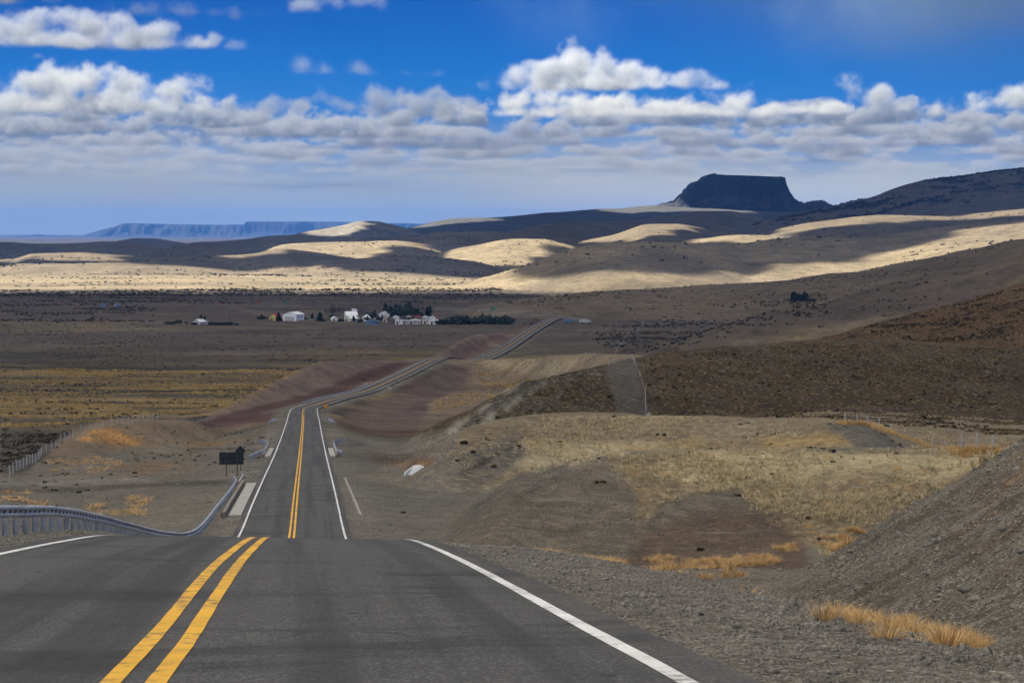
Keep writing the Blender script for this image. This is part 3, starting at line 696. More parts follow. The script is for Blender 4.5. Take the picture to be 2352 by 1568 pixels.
    g = (full[p][:,q]*(1-u)+full[p+1][:,q]*u)*(1-w_) + (full[p][:,q+1]*(1-u)+full[p+1][:,q+1]*u)*w_
    sky[i0:i1,j0:j1] = sky[i0:i1,j0:j1]*(1-g[:,:,3:]) + g[:,:,:3]
def px(*bl, dep=1.0):
    out = []
    for k, (x, y, rx, ry) in enumerate(bl):
        out.append(((x-1176)/1000, (530-y)/1000, .02*math.sin(k*2.4), rx/1000, ry/1000, dep*(rx+ry)/2200))
    return out
# banks, farthest first: rows of flat cloud that thin towards the horizon
def bank(base, n, seed, rx, ry, th, sig, nsc, amp, al=1., a_rng=(-2,2), sunk=1., flat=1.6, dark=(.105,.165,.29), top=(.22,.30,.44), sun=(1,.955,.83), dens=None, step=.0024, wob=.014, soft=.016):
    r = np.random.default_rng(seed); bl = []
    for k in range(n):
        a = r.uniform(*a_rng)
        if dens is not None and r.uniform() > dens(a): continue
        s = r.uniform(.3, 1.)**1.5*1.9; a += .25*math.sin(a*5+seed)
        bl.append((a, base + r.uniform(-.3,1.)*th*.6, r.uniform(-.04,.04), rx*s*r.uniform(.5,1.6), ry*s, .04+.4*ry))
    volume(bl, base, -2, 2, base-.03, base+th*1.6+.05, .06, nsc, amp, seed, sig, al=al, sunk=sunk, flat=flat, dark=dark, top=top, sun=sun, oct=6, dt=.013, bsoft=.010, soft=soft, step=step, wob=wob)
G1 = dict(dark=(.20,.27,.41), top=(.34,.41,.53))
W2 = (1.0,.93,.78)
bank(.085, 16, 100, .20, .010, .015, 16, 9, .030, .55, sunk=.34, flat=3.4, **G1)
bank(.110, 30, 101, .16, .011, .018, 20, 10, .034, .70, sunk=.42, flat=3., sun=W2, **G1)
bank(.132, 40, 102, .13, .012, .020, 28, 12, .036, .85, sunk=.50, flat=2.6, sun=W2, dark=(.18,.245,.38), top=(.30,.37,.49))
bank(.152, 48, 103, .11, .013, .022, 36, 14, .038, .92, sunk=.48, flat=2.3, sun=W2, dark=(.155,.215,.345))
bank(.172, 56, 104, .095, .014, .024, 44, 15, .040, .95, sunk=.50, flat=2.0, sun=W2, dark=(.14,.195,.32))
bank(.194, 58, 105, .085, .016, .027, 50, 16, .043, .96, sunk=.50, flat=1.8, sun=W2, dark=(.125,.18,.305))
bank(.216, 56, 106, .080, .018, .030, 54, 17, .046, .96, sunk=.50, flat=1.6, sun=W2, dark=(.115,.17,.29))
bank(.240, 60, 107, .085, .019, .032, 56, 18, .048, .97, sunk=.50, flat=1.45, sun=W2, a_rng=(-1.95,1.95), dens=lambda a: .95 if a < -.45 or a > -.2 else .5)
# long grey streaks between the heaps, and the dim rain haze under them
v = sstep(.08,.5, fbm3(SA*1.3+21, SE*26+4, np.array([.5]), 5, 81)[:,:,0])*sstep(.07,.12,e2)*sstep(.25,.20,e2); ov(lin((116,134,172)), v*.45)
v = sstep(.22,.06,e2 + .05*n2(1.5,2.,85))*sstep(-.1,.6,n2(1.0,.8,86,4)+.55*sstep(.1,-.9,a2)); ov(lin((176,190,206)), v*.6)
v = sstep(.02,.06,e2)*sstep(.16,.09,e2+.03*n2(2,2,88))*sstep(-.2,.5,a2+.2*n2(1.5,1.5,89)); ov(lin((226,232,234)), v*.65)
WH = dict(sun=(1.0,.93,.72), dark=(.15,.205,.33))
volume(px((600,262,90,18),(690,244,46,26),(800,252,30,18),(870,255,50,22),(950,244,100,34),(1060,262,80,22),(1000,268,120,16)), .258, 0,0,0,0, .10, 17, .054, 8, 44, sunk=.40, dark=(.14,.195,.32), top=(.25,.32,.45), wob=.02)
volume(px((1160,242,60,18),(1215,236,70,24),(1300,236,100,26),(1410,242,110,24),(1500,250,90,16),(1580,258,60,12),(1665,244,70,30),(1740,262,80,18),(1830,266,60,12),(1420,264,320,12)), .262, 0,0,0,0, .12, 18, .050, 5, 62, sunk=.95, wob=.016, **WH)
volume(px((1985,222,60,28),(2050,262,80,18),(2120,262,50,16),(1940,268,60,10)), .268, 0,0,0,0, .09, 19, .046, 9, 46, sunk=.62)
volume(px((2260,244,66,28),(2340,238,74,32),(2420,240,80,34),(2300,266,120,12)), .262, 0,0,0,0, .09, 19, .046, 12, 56, sunk=.9, wob=.016, **WH)
volume(px((60,240,60,34),(120,206,80,44),(205,198,90,40),(310,208,100,32),(390,220,70,20),(450,216,46,16),(220,250,250,30)), .262, 0,0,0,0, .13, 18, .050, 3, 60, sunk=.80, wob=.02, **WH)
volume(px((1165,192,44,24),(1212,182,60,34),(1262,168,54,42),(1322,146,50,50),(1382,164,62,44),(1450,180,74,36),(1530,196,84,22),(1615,203,76,12),(1370,194,200,26)), .318, 0,0,0,0, .12, 19, .036, 15, 62, sun=(1.0,.965,.86), dark=(.19,.23,.30), sunk=.95)
volume(px((10,95,64,34),(92,88,70,42),(160,108,60,22),(235,84,84,44),(300,106,60,24),(372,92,60,40),(430,112,70,20),(200,112,270,18)), .404, 0,0,0,0, .12, 18, .044, 19, 54, sun=(1.0,.98,.92), dark=(.15,.19,.26), sunk=.62)
volume(px((503,104,16,24),(468,102,14,12)), .40, 0,0,0,0, .05, 24, .030, 20, 24, sunk=.4)
volume(px((15,18,90,24),(100,8,60,16)), .494, 0,0,0,0, .08, 20, .050, 23, 30, sunk=.22, dark=(.12,.16,.24), top=(.2,.25,.34))
volume(px((452,26,24,24),(390,34,70,12),(440,40,120,8)), .474, 0,0,0,0, .05, 22, .040, 27, 14, sunk=.25)
volume(px((715,20,50,22),(785,16,74,20),(850,10,44,20)), .490, 0,0,0,0, .07, 21, .030, 29, 28, sunk=.5, dark=(.22,.28,.36))
volume(px((700,158,42,20),(750,168,50,11),(822,163,46,18),(900,176,76,8)), .350, 0,0,0,0, .06, 22, .028, 33, 20, sunk=.38, dark=(.18,.25,.38))
volume(px((1820,212,28,9)), .308, 0,0,0,0, .04, 24, .024, 37, 8, sunk=.25)
volume(px((2060,4,90,20),(1980,-4,60,14)), .500, 0,0,0,0, .07, 20, .05, 39, 12, sunk=.3, dark=(.25,.30,.37), bsoft=.03)
# ------------------------------------------------------------------ BUTTE and far MESAS: rock tables with cliffs and aprons
def rock_mat(name, c1, c2, c3):
    m, t, b, o = new_mat(name); p = t.pos(); nrm = t.node('ShaderNodeNewGeometry').outputs['Normal']
    st = t.noise(t.vscale(p, (.002,.002,.05)), 1., 5, .6); n = t.noise(p, .01, 6, .65)
    c = t.mix(t.ss(.35,.65,st), c1, c2); flat_ = t.ss(.55,.85,t.sep(nrm)[2])
    c = t.mix(t.mul(flat_, .8), c, c3); c = t.mix(t.mul(t.ss(.45,.7,n),.5), c, c1)
    t.put(b.inputs['Base Color'], c); b.inputs['Roughness'].default_value = .95
    return m
def table_rock(name, sil, Y, depth, cliff, mat, nx=420, ny=150, base_py=None, seed=1, rough=10., yaw=0.):
    P = [at(a, b, Y) for a, b in sil]; T = Table([p.x for p in P], [p.z for p in P]); x0, x1 = P[0].x, P[-1].x
    zb = at(sil[0][0], base_py, Y).z - .004*Y
    X = np.linspace(x0, x1, nx); Yv = np.concatenate([np.linspace(-1,-.3,int(ny*.62)), np.linspace(-.3,1,ny-int(ny*.62))])
    xx, tt = np.meshgrid(X, Yv)
    zs = np.interp(xx, [p.x for p in P], [p.z for p in P])
    n = fbm(xx/(depth*.18), tt*4+seed, 5, seed); n2_ = fbm(xx/(depth*.05), tt*9, 4, seed+3)
    q = np.abs(tt) + .10*n + .03*n2_
    hgt = zs-zb; c0, c1, f = cliff                      # plateau edge, cliff foot (as share of depth), share of height in the cliff
    talus = np.clip((1-q)/(1-c1), 0, 1)**1.35
    prof = np.where(q < c0, 1., np.where(q < c1, 1-f*sstep(c0, c1, q), (1-f)*talus))
    edge = np.clip(hgt/(hgt.max()*.8), 0, 1); prof = prof*edge + (1-edge)*np.clip(1.05-q, 0, 1)
    zz = zb + hgt*prof + rough*(.6*n2_+.4*n)*sstep(.2,.5,prof)*(prof < .985)
    yy = Y + tt*depth
    ii = np.arange(ny-1)[:,None]*nx; jj = np.arange(nx-1)[None,:]
    qd = np.stack([ii+jj, ii+jj+1, ii+nx+jj+1, ii+nx+jj], -1).reshape(-1,4)
    me = np_mesh(name, np.stack([xx.ravel(), yy.ravel(), zz.ravel()],1), qd, 4, False)
    return link(name, me, mat)
M_butte = rock_mat('hazed_basalt', (.008,.012,.028), (.018,.023,.042), (.075,.072,.072)); M_mesa = rock_mat('hazed_mesa_rock', (.016,.020,.032), (.022,.027,.040), (.028,.032,.042))  # distance haze put into the rock colours: darkened and tinted blue
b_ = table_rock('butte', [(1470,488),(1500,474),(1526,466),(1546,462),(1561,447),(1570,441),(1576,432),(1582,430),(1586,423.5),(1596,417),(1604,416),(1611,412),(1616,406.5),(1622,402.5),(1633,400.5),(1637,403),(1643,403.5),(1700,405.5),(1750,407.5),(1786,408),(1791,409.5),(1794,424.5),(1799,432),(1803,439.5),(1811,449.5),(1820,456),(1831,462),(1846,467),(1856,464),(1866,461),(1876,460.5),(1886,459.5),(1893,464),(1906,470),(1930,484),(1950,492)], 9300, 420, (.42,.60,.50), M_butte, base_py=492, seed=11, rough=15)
tag(b_, kind='structure')
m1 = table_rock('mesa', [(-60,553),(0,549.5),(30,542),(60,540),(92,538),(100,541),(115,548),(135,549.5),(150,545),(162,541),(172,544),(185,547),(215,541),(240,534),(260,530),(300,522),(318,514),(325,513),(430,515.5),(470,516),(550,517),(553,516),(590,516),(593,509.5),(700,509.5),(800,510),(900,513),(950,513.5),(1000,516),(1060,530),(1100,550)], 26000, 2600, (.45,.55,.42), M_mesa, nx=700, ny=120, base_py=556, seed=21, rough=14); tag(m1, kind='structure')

# ------------------------------------------------------------------ SKY dome far behind everything
EXPO = 1.42
ca = np.nonzero(np.abs(SA) <= 1.36)[0]; lo_ = np.nonzero(SA < -1.36)[0][::4]; hi_ = np.nonzero(SA > 1.36)[0][::4]
ci = np.concatenate([lo_, ca, hi_]); Ac = SA[ci]; ej = np.arange(0, len(SE)); Ec = SE
S3 = sky[ci]
# carry the sky round behind the camera by mirroring it, and up into the open sky by fading out
ext = np.linspace(.15, 13.788-2.0, 60)
left = S3[np.searchsorted(Ac, -2.0+np.minimum(ext % 3.2, 3.19))][::-1] if False else None
EX = np.array([.72,.80,.90,1.05,1.25,1.5]); top_ = grad(EX, BLUE)
S3 = np.concatenate([S3, np.repeat(S3[:,-1:,:].mean(0)[None], len(S3), 0)*0+top_[None]*1.0], 1); Eall = np.concatenate([Ec, EX])
alpha = np.concatenate([np.ones(len(Ec)), [1,.9,.7,.45,.2,0]])
per = 4.0; Aext = np.arange(2.0+.05, 13.788, .05)
def col_at(a):                                         # mirrored repeat
    q = np.mod(a+2.0, 2*per); q = np.where(q > per, 2*per-q, q)-2.0
    return S3[np.clip(np.searchsorted(Ac, q), 0, len(Ac)-1)]
Ar = np.concatenate([-Aext[::-1], Ac, Aext]); SS = np.concatenate([col_at(-Aext[::-1]), S3, col_at(Aext)])
RD = 70000.; aa, ee = np.meshgrid(Ar/4.389, Eall/4.389, indexing='ij')
V = np.stack([RD*np.cos(ee)*np.sin(aa), RD*np.cos(ee)*np.cos(aa), RD*np.sin(ee)], -1).reshape(-1,3)
nc, nr = len(Ar), len(Eall); ii = np.arange(nc-1)[:,None]*nr; jj = np.arange(nr-1)[None,:]
qd = np.stack([ii+jj, ii+jj+1, ii+nr+jj+1, ii+nr+jj], -1).reshape(-1,4)
me = np_mesh('sky', V, qd, 4); set_col(me, 'Col', np.concatenate([SS.reshape(-1,3), np.tile(alpha, nc)[:,None]], 1))
m = bpy.data.materials.new('sky'); m.use_nodes = True; m.node_tree.nodes.clear(); t = NT(m.node_tree)
o_ = t.node('ShaderNodeOutputMaterial'); em = t.node('ShaderNodeEmission'); tp = t.node('ShaderNodeBsdfTransparent'); mx = t.node('ShaderNodeMixShader')
at_ = t.attr('Col'); t.l.new(at_.outputs['Color'], em.inputs[0]); em.inputs[1].default_value = 2**-EXPO
t.l.new(at_.outputs['Alpha'], mx.inputs[0]); t.l.new(tp.outputs[0], mx.inputs[1]); t.l.new(em.outputs[0], mx.inputs[2]); t.l.new(mx.outputs[0], o_.inputs[0])
m.cycles.emission_sampling = 'NONE'
tag(link('sky', me, m), kind='structure')
# ------------------------------------------------------------------ finding the ground along a line of sight
def ground_at(px_, py_, y0, y1, n=260):
    Y = np.geomspace(y0, y1, n)
    a = (px_-CX)/F; b = (CY-py_)/F; t_ = Y/(CP+SP*b)
    X = a*t_; Z = (-SP+CP*b)*t_
    g_ = gzv(X, Y); q = np.nonzero(g_ >= Z)[0]
    if len(q) == 0:
        k = int(np.argmin(np.abs(g_-Z)))
    else: k = int(q[0])
    return Vector((float(X[k]), float(Y[k]), float(g_[k])))
def shift(v, dx=0, dy=0):
    x, y = v.x+dx, v.y+dy
    return Vector((x, y, gz(x, y)))

# materials
M_galv = simple_mat('galvanised_steel', (.50,.53,.58), .45, .35, .25, 2.5)
M_rust_shade = simple_mat('rust_and_shade', (.09,.04,.03), .8, 0, .4, 8)
M_conc = simple_mat('concrete', (.36,.35,.325), .9, 0, .25, 2.0, .3)
M_concd = simple_mat('stained_concrete', (.24,.21,.18), .9, 0, .4, 3.0, .3)
M_white_o = simple_mat('white_wash', (.80,.81,.82), .7, 0, .08, 3)
M_wood = simple_mat('weathered_wood', (.30,.28,.26), .9, 0, .35, 6, .4)
M_pale_wood = simple_mat('pale_post', (.44,.43,.41), .85, 0, .25, 6, .3)
M_wire = simple_mat('fence_wire', (.30,.31,.33), .5, .6, .2, 5)
M_signback = simple_mat('sign_back', (.022,.025,.036), .6, .0, .3, 3)
M_signpost = simple_mat('sign_post', (.07,.065,.065), .8, 0, .3, 6)
M_yel_sign = simple_mat('yellow_sign', (.90,.42,.015), .45, 0, .08, 3)
M_black = simple_mat('black_paint', (.012,.012,.012), .6, 0, .2, 3)

# ------------------------------------------------------------------ guardrails
WPROF = [(0.0,.0),(.07,.03),(.085,.075),(.03,.125),(.03,.185),(.085,.235),(.07,.28),(.0,.31)]   # (towards the road, height)
def guardrail(stations, label, group, side, spacing=2., h=.75, section=3.8, bolts=True, post_d=.16, sink=.6):
    """stations: [(road station, offset)]; the beam faces the road"""
    S = Table([q[0] for q in stations], [q[1] for q in stations])
    y0, y1 = stations[0][0], stations[-1][0]
    def P(y):
        v = road_pt(y, float(S(y)), 0); v.z = min(v.z, gz(v.x, v.y)+.12) if False else gz(v.x, v.y); return v
    L = y1-y0; base = P(y0)
    root = empty('guardrail', base); tag(root, label, 'guardrail', group)
    inv = Matrix.Translation(-base)
    def frame(y):
        a, b_ = P(y-.25), P(y+.25); d = (b_-a); d.z = 0; d.normalize()
        nrm = Vector((d.y, -d.x, 0)) * (-side)          # towards the road
        return P(y), d, nrm
    beam = MB(); bolt = MB(); n = max(2, int(round(L/section)))
    for k in range(n):
        a, b_ = y0+L*k/n, y0+L*(k+1)/n+.12
        m_ = 4; vs = []; fs = []
        for j in range(m_+1):
            p, d, nr = frame(a+(b_-a)*j/m_)
            off = .005*(k % 2) + .004*(j == m_)
            for (q, z_) in WPROF: vs.append(inv @ (p + nr*(q+off+.02) + Vector((0,0,h-.31+z_))))
            for (q, z_) in reversed(WPROF): vs.append(inv @ (p + nr*(q+off+.008) + Vector((0,0,h-.31+z_))))
        W = 2*len(WPROF)
        for j in range(m_):
            for q in range(W): fs.append((j*W+q, j*W+(q+1)%W, (j+1)*W+(q+1)%W, (j+1)*W+q))
        fs.append(tuple(range(W-1,-1,-1))); fs.append(tuple(range(m_*W, m_*W+W)))
        beam.add(vs, fs)
    ny = int(L/spacing)+1
    for k in range(ny):
        y = y0+.3+k*(L-.6)/max(1, ny-1); p, d, nr = frame(y); p = inv @ p
        pm = MB(); w_ = .09
        T = Matrix(((d.x, nr.x, 0, p.x), (d.y, nr.y, 0, p.y), (0,0,1,p.z), (0,0,0,1)))
        pm.box((0, -post_d/2+.01, (h-.05-sink)/2), (.012, post_d, h-.05+sink), M=T)
        pm.box((-w_/2-.006, -.002, (h-.05-sink)/2), (w_, .012, h-.05+sink), M=T); pm.box((-w_/2-.006, -post_d+.022, (h-.05-sink)/2), (w_, .012, h-.05+sink), M=T)
        pm.build('post', M_galv, root)
        if bolts:
            for dy in (0., spacing/2):
                if y+dy < y1-.2:
                    p2, d2, nr2 = frame(y+dy); T2 = Matrix(((d2.x, nr2.x, 0, p2.x-base.x), (d2.y, nr2.y, 0, p2.y-base.y), (0,0,1,p2.z-base.z), (0,0,0,1)))
                    bolt.box((0, .058, h-.160), (.30, .012, .045), M=T2); bolt.box((.05, .058, h-.120), (.09, .014, .06), M=T2); bolt.box((-.05, .064, h-.165), (.10,.012,.06), M=T2)  # rusty bolts oversized so they also darken the shaded beam valley
    if bolts:
        k0 = len(beam.f); beam.add(bolt.v, bolt.f)
    bm_ = beam.build('beam', M_galv, root)
    if bolts:
        bm_.data.materials.append(M_rust_shade); mi = np.zeros(len(bm_.data.polygons), np.int32); mi[k0:] = 1; bm_.data.polygons.foreach_set('material_index', mi)
    return root
guardrail([(30,-6.3),(44,-6.15),(80,-6.05),(130,-5.9),(165,-5.6),(178,-5.7),(186,-6.3)], 'long galvanised guardrail dipping over the left side of the near crest', 'guardrails beside the road', -1, 1.62)
guardrail([(240,-6.4),(250,-5.4),(258,-4.85),(279,-4.85),(288,-5.3),(299,-6.6)], 'short kinked guardrail on the left side of the straight past the dark sign', 'guardrails beside the road', -1, 2.)
guardrail([(248,5.5),(256,4.8),(279,4.8),(288,5.3),(301,6.9)], 'short kinked guardrail on the right side of the straight at the concrete slab', 'guardrails beside the road', 1, 2.)
guardrail([(390,-6.9),(396,-6.0),(402,-5.8),(408,-6.6)], 'tiny guardrail left of the road just before the bend', 'guardrails beside the road', -1, 2.)
guardrail([(386,6.4),(392,5.5),(398,5.4),(404,6.4)], 'tiny guardrail right of the road below the yellow sign', 'guardrails beside the road', 1, 2.)
guardrail([(560,-5.6),(600,-5.2),(650,-5.2),(690,-5.4)], 'thin pale guardrail around the outside of the far bend', 'guardrails beside the road', -1, 4., bolts=False)
guardrail([(1010,-5.2),(1030,-5.2),(1050,-5.6)], 'faint guardrail left of the road where it climbs beyond the second crest', 'guardrails beside the road', -1, 4., bolts=False)

# ------------------------------------------------------------------ concrete beside the road
def slab(y0, y1, d0, d1, label, kerb):
    root = empty('culvert_slab', road_pt(y0, (d0+d1)/2)); tag(root, label, 'concrete slab', 'concrete slabs at the culverts')
    o_ = -root.location
    def sweep(da, db, z0, z1, n=14):
        m_ = MB(); vs = []; fs = []
        for k in range(n+1):
            y = y0+(y1-y0)*k/n
            for d_, z_ in ((da,z0),(db,z0),(db,z1),(da,z1)): vs.append(road_pt(y, d_, z_)+o_)
        for k in range(n):
            for q in range(4): fs.append((k*4+q, k*4+(q+1)%4, k*4+4+(q+1)%4, k*4+4+q))
        fs += [(3,2,1,0), tuple(n*4+q for q in range(4))]; m_.add(vs, fs); return m_
    sweep(d0, d1, -.4, .035).build('deck', M_conc, root)
    s_ = 1 if d1 > 0 else -1
    sweep(kerb, kerb+.22*s_, -.4, .30).build('kerb', M_concd, root)
    sweep(kerb+.225*s_, kerb+.30*s_, -.5, .22).build('shade_face', M_rust_shade, root)  # dark brown strip painted in for the kerb's shadow side
slab(139.5, 181, -3.84, -4.75, 'long pale concrete slab by the left edge line below the guardrail end', -5.0)
slab(246, 273, -3.84, -4.55, 'short concrete slab by the left edge line at the kinked guardrail', -4.6)
slab(244, 270, 3.84, 4.55, 'bright concrete slab by the right edge line at the kinked guardrail', 4.58)
def kerbline(px0, py0, px1, py1, y0, y1, w_, h_, name, label, cat):
    a, b_ = ground_at(px0, py0, y0, y1), ground_at(px1, py1, y0, y1)
    root = empty(name, a); tag(root, label, cat); n = 12; m_ = MB(); m2 = MB()
    for k in range(n):
        p, q = a.lerp(b_, k/n), a.lerp(b_, (k+1)/n-.004); p.z = gz(p.x,p.y); q.z = gz(q.x,q.y); p -= a; q -= a
        d = (q-p); L = d.length; T = Matrix.Translation((p+q)/2) @ d.to_track_quat('Y','Z').to_matrix().to_4x4()
        m_.box((0,0,h_/2-.1), (w_, L, h_+.2), M=T); m2.box((-w_*1.3,0,.0), (w_*1.4, L, .06), M=T)
    m_.build('kerb', M_conc, root); m2.build('gutter', M_concd, root)
kerbline(829,1182,793,1097,100,230,.10,.03,'drain_kerb','thin broken concrete drain line in the gravel right of the road','drain')
# white headwall in the hollow
p = ground_at(956,1083,150,260); root = empty('headwall', p, .25); tag(root, 'white trapezoid concrete culvert headwall in the hollow right of the road', 'headwall')
m_ = MB(); m_.add([(-.95,-.3,-.3),(.75,-.3,-.3),(.75,.55,-.3),(-.95,.55,-.3),(-.25,.05,.55),(.45,.05,.6),(.5,.45,.6),(-.2,.45,.55)], [(0,1,5,4),(1,2,6,5),(2,3,7,6),(3,0,4,7),(4,5,6,7),(3,2,1,0)]); m_.build('wall', M_white_o, root)
m_ = MB(); m_.add([(.75,-.31,-.3),(1.05,-.6,-.3),(1.0,-.55,.15),(.5,.02,.58),(.62,.05,.58),(1.12,-.52,.15),(1.17,-.57,-.3),(.87,-.28,-.3)], [(0,1,2,3),(7,4,5,6),(3,2,5,4),(1,6,5,2)]); m_.add([(-.95,-.31,-.3),(-1.25,-.6,-.3),(-1.2,-.55,.05),(-.3,.02,.5),(-.36,.06,.5),(-1.3,-.5,.05),(-1.36,-.55,-.3),(-1.05,-.28,-.3)], [(3,2,1,0),(6,5,4,7),(4,5,2,3),(2,5,6,1)]); m_.build('wing_wall', M_white_o, root)
# small headwall on the far right verge
p = ground_at(893,893,560,760); root = empty('headwall', p); tag(root, 'tiny pale culvert headwall on the right verge of the far bend', 'headwall'); m_ = MB(); m_.box((0,0,.3),(1.6,.4,1.0)); m_.box((0,-.05,.85),(1.8,.5,.12)); m_.build('wall', M_conc, root)
# white leaning board
p = ground_at(551,1104,170,215); root = empty('marker_board', p); tag(root, 'white marker board leaning by the end of the long guardrail', 'marker'); m_ = MB(); m_.box((.12,0,.33),(.12,.03,.85),ry=.55); m_.build('board', M_white_o, root); m_ = MB(); m_.tube((.05,.06,-.2),(.2,.05,.55),.02); m_.build('stake', M_wood, root)
# dark marker post at the bend
p = ground_at(836,878,600,800); root = empty('marker_post', p); tag(root, 'small dark marker post left of the far bend', 'marker post'); m_ = MB(); m_.tube((0,0,-.3),(0,0,1.5),.09); m_.build('post', M_signpost, root); m_ = MB(); m_.box((0,-.1,1.35),(.75,.04,.9)); m_.build('plate', M_signback, root)

# ------------------------------------------------------------------ signs
p = ground_at(532,1093,170,230); Yp = p.y; sc_ = Yp/F
root = empty('road_sign', p, .16); tag(root, 'large dark rectangular road sign seen from behind on two posts', 'road sign', 'road signs')
W_, H_ = 55*sc_, 28.5*sc_; zb = 27*sc_
m_ = MB(); m_.box((0,-.05,zb+H_/2),(W_,.03,H_)); m_.build('panel', M_signback, root)
m_ = MB(); m_.box((0,-.085,zb+H_-.012),(W_+.02,.04,.03)); m_.box((0,-.085,zb+.012),(W_+.02,.04,.03)); m_.box((-W_/2,-.085,zb+H_/2),(.03,.042,H_-.04)); m_.box((W_/2,-.085,zb+H_/2),(.03,.042,H_-.04)); m_.box((0,-.09,zb+H_*.3),(W_-.1,.045,.05)); m_.box((0,-.09,zb+H_*.72),(W_-.1,.045,.05)); m_.build('frame', M_signpost, root)
for x_ in (-12*sc_, 13*sc_):
    m_ = MB(); m_.box((x_,-.15,(zb+H_-.2-.5)/2),(.11,.08,zb+H_-.2+.5)); m_.build('post', M_signpost, root)
def diamond(root, z_, half, mat, border=None):
    m_ = MB(); q = half; r_ = .08*half
    pts = []
    for k in range(4):
        a0 = math.pi/2*k
        for e in (-1, 0, 1):
            v = Vector((math.cos(a0)*(q-r_*(1.4 if e else 1.0)) - math.sin(a0)*e*r_*1.1, math.sin(a0)*(q-r_*(1.4 if e else 1.0)) + math.cos(a0)*e*r_*1.1)); pts.append((v.x, v.y))
    m_.prism(pts, [Matrix.Translation((0,-.02,z_)), Matrix.Translation((0,.01,z_))]); return m_.build('plate', mat, root)
p = ground_at(552.5,1080,185,260); sc_ = p.y/F; root = empty('warning_sign', p, .1); tag(root, 'dark diamond warning sign seen from behind the large rectangular sign', 'road sign', 'road signs')
diamond(root, 45*sc_, 13.2*sc_, M_signback); m_ = MB(); m_.box((0,-.06,22*sc_-.2),(.09,.07,44*sc_+.4)); m_.build('post', M_signpost, root)
p = ground_at(747,949,440,560); sc_ = p.y/F; root = empty('warning_sign', p); tag(root, 'yellow diamond curve warning sign with black arrow beside the bend', 'road sign', 'road signs')
hf = 6.3*sc_; zc = 17*sc_
pl = diamond(root, zc, hf, M_yel_sign); m_ = MB(); m_.box((0,.05,zc/2),(.10,.08,zc+.5)); m_.build('post', M_signpost, root)
m_ = MB()
def bar(x0,z0,x1,z1,w_):
    d = Vector((x1-x0,0,z1-z0)); L = d.length; m_.box(((x0+x1)/2,-.028,zc+(z0+z1)/2),(w_,.008,L),ry=math.atan2(d.x,d.z))
k = hf
bar(-.16*k,-.55*k,-.16*k,.02*k,.17*k); bar(-.16*k,-.02*k,-.02*k,.20*k,.17*k); bar(-.06*k,.16*k,.14*k,.22*k,.17*k)
m_.prism([(.10*k,.52*k),(.42*k,.22*k),(.10*k,-.08*k)], [Matrix.Translation((0,-.032,zc)), Matrix.Translation((0,-.024,zc))]); m_.build('arrow', M_black, pl)
m_ = MB(); e = .88*k
for (x0,z0,x1,z1) in ((0,e,e,0),(e,0,0,-e),(0,-e,-e,0),(-e,0,0,e)): bar(x0,z0,x1,z1,.05*k)
m_.build('border', M_black, pl)

# ------------------------------------------------------------------ fences
def fence(pts, label, post_mat, sp=6., ph=1.25, drop=5, lean=None, r_=.07, posts=None, grp='wire fences'):
    """pts: ground points; posts every sp metres with thin droppers between, wires strung along"""
    P = []
    if posts: P = posts
    else:
        for a, b_ in zip(pts[:-1], pts[1:]):
            n = max(1, int((b_-a).length/sp))
            for k in range(n): q = a.lerp(b_, k/n); P.append(Vector((q.x, q.y, gz(q.x,q.y))))
        P.append(pts[-1])
    P = P[:99]
    root = empty('wire_fence', P[0]); tag(root, label, 'fence', grp); o_ = P[0]
    for k, q in enumerate(P):
        j = random.uniform(-.05,.05); l_ = lean.get(k, 0) if lean else 0
        m_ = MB(); hh = ph*random.uniform(.93,1.07)
        m_.tube(q-o_-Vector((0,0,.4)), q-o_+Vector((j+l_, random.uniform(-.04,.04), hh)), r_, r_*.85, 7); m_.build('post', post_mat if not l_ else M_wood, root)
    wr = MB(); dr = MB()
    for a, b_ in zip(P[:-1], P[1:]):
        seg = [a.lerp(b_, t_) for t_ in np.linspace(0,1,drop+2)]
        seg = [Vector((s_.x, s_.y, gz(s_.x,s_.y))) for s_ in seg]
        for s_ in seg[1:-1]: dr.tube(s_-o_+Vector((0,0,.05)), s_-o_+Vector((0,0,ph*.93)), .012, n=4)
        for s0, s1 in zip(seg[:-1], seg[1:]):
            for hz_ in (.3,.55,.8,1.1): wr.tube(s0-o_+Vector((0,0,hz_)), s1-o_+Vector((0,0,hz_)), .006, n=3, cap=False)
    kf = len(wr.f); wr.add(dr.v, dr.f); net = wr.build('wires_and_droppers', M_wire, root); net.data.materials.append(post_mat)  # strand wires and droppers joined into one mesh
    mi = np.zeros(len(net.data.polygons), np.int32); mi[kf:] = 1; net.data.polygons.foreach_set('material_index', mi)
    return root
G_ = lambda *q: [ground_at(*a) for a in q]
fence(G_((22,1094,150,300),(95,1048,170,330),(168,1004,190,380),(270,975,250,420),(372,956,300,420)), 'grey wire fence with close droppers at the left edge above the mound', M_pale_wood, 4.2, 1.3, 3)
fence(G_((372,957,330,420),(500,942,400,520),(570,908,440,620),(645,868,480,680),(760,828,560,740),(850,825,640,760)), 'far wire fence running up behind the red cutting on the left', M_wood, 8., 1.3, 2)
rp = [ground_at(*q) for q in ((1940,972,170,240),(1968,975,170,240),(1992,978,170,240),(2020,981,170,245),(2047,990,170,250),(2092,1010,170,262),(2141,1030,150,262),(2172,1031,150,262),(2208,1038,120,262),(2243,1038,120,262),(2281,1038,120,262))]
fence(None, 'pale wooden post fence with one leaning post across the right knolls', M_pale_wood, ph=1.15, drop=6, posts=rp, lean={5:.5}, r_=.085)
fence(G_((1492,952,280,330),(1482,905,290,380),(1470,865,300,400),(1457,836,300,400),(1452,826,330,410)), 'white post fence down the bare strip on the dark slope', M_pale_wood, 7., 1.3, 2, r_=.09)
